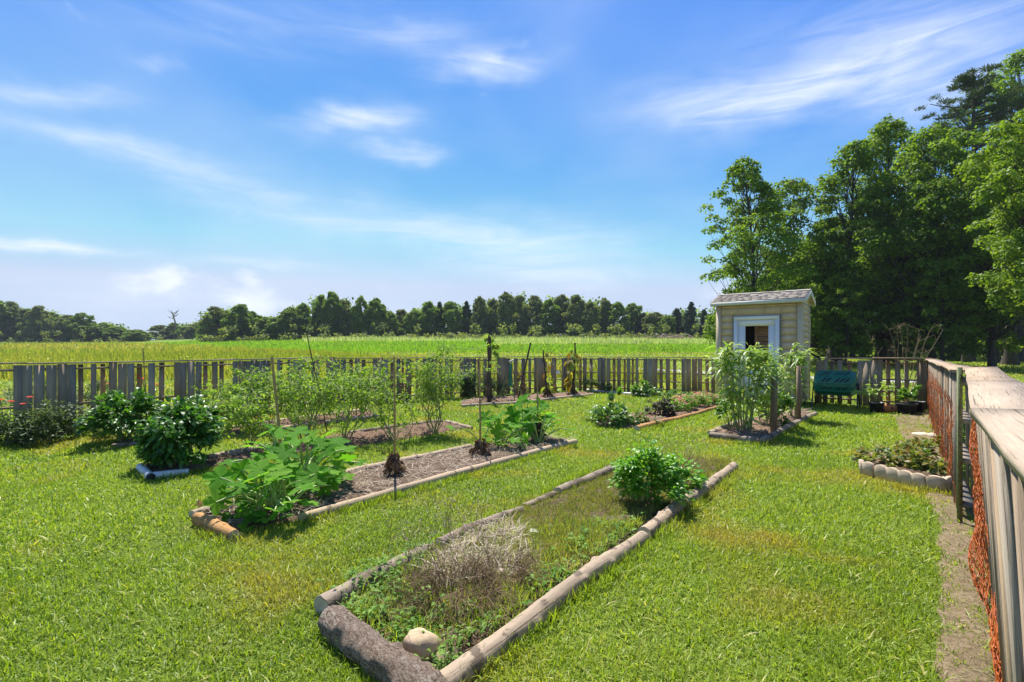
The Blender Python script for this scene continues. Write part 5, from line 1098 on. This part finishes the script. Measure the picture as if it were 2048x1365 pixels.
# pots at the fence
def pot(px, py, r, H, square, label, mt='black', name='plant_pot', tilt=0):
    p = G(px, py); t = thing(name, label, 'pot', p, .6); m = MB(); n = 4 if square else 20; th = np.linspace(0, 2*np.pi, n, endpoint=False)+.785; V = []
    prof = [(r*.72,0),(r*.78,.01),(r*.95,H*.86),(r*1.05,H*.87),(r*1.07,H),(r*.98,H),(r*.9,H*.86),(r*.85,H*.84)]; k = 1.3 if square else 1
    for a, z in prof: V += [[a*k*math.cos(x), a*k*math.sin(x), z] for x in th]
    F = [[i*n+j, i*n+(j+1)%n, (i+1)*n+(j+1)%n, (i+1)*n+j] for i in range(len(prof)-1) for j in range(n)]; m.add(V, np.array(F), .5); m.build('pot', M[mt], t)
    s = MB(); s.add([[r*.84*k*math.cos(x), r*.84*k*math.sin(x), H*.84] for x in th]+[[0,0,H*.85]], np.array([[j,(j+1)%n,n] for j in range(n)]), .5); s.build('potting_soil', M['soil'], t); return t
pot(1753, 826, .15, .24, False, 'round dark pot leaning at the fence, left of the terracotta jar')
pot(1814, 830, .17, .25, True, 'square black planter in the right fence corner')
pot(1834, 826, .14, .26, True, 'second dark square planter tucked into the corner behind the first')
def jar():
    p = G(1776, 826); t = thing('terracotta_jar', 'orange terracotta strawberry jar lying on its side', 'jar', (p[0], p[1], .105), -.55); m = MB(); n = 20; th = np.linspace(0,2*np.pi,n,endpoint=False)
    prof = [(-.17,.06),(-.17,.075),(-.08,.105),(.02,.11),(.12,.085),(.155,.075),(.19,.09),(.19,.078),(.14,.06),(.0,.09),(-.1,.08)]; V = [[x, r*math.cos(a), r*math.sin(a)] for x, r in prof for a in th]
    m.add(V, np.array([[i*n+j, i*n+(j+1)%n, (i+1)*n+(j+1)%n, (i+1)*n+j] for i in range(len(prof)-1) for j in range(n)]), .5)
    m.add([[-.168, .06*math.cos(a), .06*math.sin(a)] for a in th]+[[-.168,0,0]], np.array([[j,(j+1)%n,n] for j in range(n)]), .5); m.build('body', M['terra'], t, True)
    for x, a in ((-.09,-.3),(.06,.1),(0,.9)):
        g = MB(); c = np.array([x, -.11*math.cos(a), .11*math.sin(a)]); d = np.array([0,-math.cos(a), math.sin(a)]); tube(g, [c-d*.01, c+d*.018], [.03,.034], 12); g.build('pocket', M['slot'] if False else M['terra'], t)
        h = MB(); tube(h, [c+d*.012, c+d*.0195], [.022,.024], 12); h.build('pocket_opening', M['inside'], t)
jar()
bush(1753, 823, .75, .34, 3, 9, 7, .17, 'okra', M['stem'], 'pale broad leaved plant growing from the round dark pot', low=.5, dome=.8)
bush(1816, 826, .62, .20, 6, 14, 18, .10, 'potato', M['stem'], 'leafy plant growing from the square black planter', low=.5)
def bare_shrub():
    p = atD(1806, 13.6); t = plant('bare_shrub', 'bare brown branches sticking up behind the corner fence', 'shrub', p); m = MB()
    for k in range(9):
        a = rng.normal(0,.22); P = [[rng.normal(0,.1),0,0]]; 
        for j in range(6): P.append([P[-1][0]+a*.3+rng.normal(0,.04), P[-1][1]+rng.normal(0,.04), P[-1][2]+.33])
        tube(m, P, np.linspace(.014,.005,7), 5, cap=False)
        for j in range(6): s = np.array(P[int(rng.integers(2,7))]); d = np.array([rng.normal(0,.16), rng.normal(0,.1), .18]); tube(m, [s, s+d], [.006,.003], 4, cap=False)
    m.build('branches', M['drystem'], t); l = MB(); n = 50; Q = np.stack([rng.normal(0,.3,n), rng.normal(0,.12,n), rv(n,1.2,2.1)],1); put(l, *OV, Q, rng.normal(0,1,(n,3)), rng.normal(0,1,(n,3)), rv(n,.03,.07)); l.build('dry_leaves', M['dead'], t)
bare_shrub()
def sprinkler():
    p = G(1022, 803); t = thing('tripod_sprinkler', 'green sprinkler standing on a dark tripod among the stalks', 'sprinkler', p); zt = .98
    for a in (2.9, -1.3, .2):
        g = MB(); tube(g, [[0,0,zt],[math.cos(a)*.38, math.sin(a)*.38, 0]], .014, 6); g.build('leg', M['tpost'], t)
    g = MB(); tube(g, [[-.02,-.03,.42],[-.01,-.02,zt]], .05, 10); tube(g, [[0,0,zt],[0,0,zt+.07]], .03, 8); g.build('riser', M['teal'], t)
    g = MB(); tube(g, [[-.06,0,zt+.11],[0,0,zt+.13],[.07,0,zt+.17]], [.02,.03,.015], 8); tube(g, [[0,0,zt+.07],[0,0,zt+.14]], .016, 8); g.build('spray_head', M['wire'], t)
sprinkler()
def lantern():
    D = 16.6; x = (1115-1024)/FP*D; t = thing('fence_lamp', 'small round white lamp hung on the back fence behind the yellow leaves', 'lamp', (x, D-.1, .66)); m = MB(); n = 12
    tube(m, [[0,0,-.06],[0,0,-.045],[0,0,-.02],[0,0,.01],[0,0,.04],[0,0,.058]], [.02,.05,.068,.07,.052,.01], 14); m.build('globe', M['white'], t, True); m = MB(); tube(m, [[0,0,.058],[0,0,.09]], .028, 8); m.build('cap', M['wire'], t)
lantern()
t = thing('yellow_board', 'yellow orange board leaning at the fence behind the tomato plants', 'board', G(806, 801), math.atan2(4.25, 6.5)); m = MB(); box(m, -.12, .02, 0, .025, 0, .48); box(m, .05, .16, 0, .025, 0, .48); box(m, -.14, .18, -.03, -.004, .44, .50); m.build('board', M['log_orange'], t)
t = thing('fallen_leaf', 'dry brown leaf on the lawn beside the stubby pale log', 'leaf', G(398, 1022)+[0,0,.045], .8); m = MB(); put(m, *LOB, np.zeros((1,3)), np.array([[.3,-.6,.5]]), np.array([[0,-.7,.6]]), np.array([.062]), np.array([.4])); m.build('leaf_blade', leafmat('brown_leaf', [(.42,.22,.10),(.46,.25,.12)], .3), t)
for i, (px, py, s) in enumerate([(1056,1082,.05),(965,1075,.035),(835,1195,.03)]):
    t = thing('fallen_leaf', ['pale yellow leaf lying in the middle of the nearest bed','small pale leaf beside the grey rotten log','small yellowed leaf near the back corner of the nearest bed'][i], 'leaf', G(px, py)+[0,0,.07], i); m = MB(); put(m, *OV, np.zeros((1,3)), np.array([[1,0,.1]]), np.array([[0,-.3,1.]]), np.array([s*1.8]), np.array([.9])); m.build('leaf_blade', M['g_plume'], t)

# ------------------------------------------------------------------ thin summer haze
m, nt, b, out = mat('haze_air'); nt.nodes.remove(b); v = nd(nt, 'ShaderNodeVolumePrincipled'); v.inputs['Color'].default_value = (.80,.88,1,1); v.inputs['Density'].default_value = .00025
nt.links.new(v.outputs[0], out.inputs['Volume']); hb = MB(); box(hb, -420, 420, -60, 330, -1.2, 48, .5); tag(hb.build('haze', m), kind='stuff', label='thin summer haze over the fields', cat='haze')
sc.cycles.volume_bounces = 0
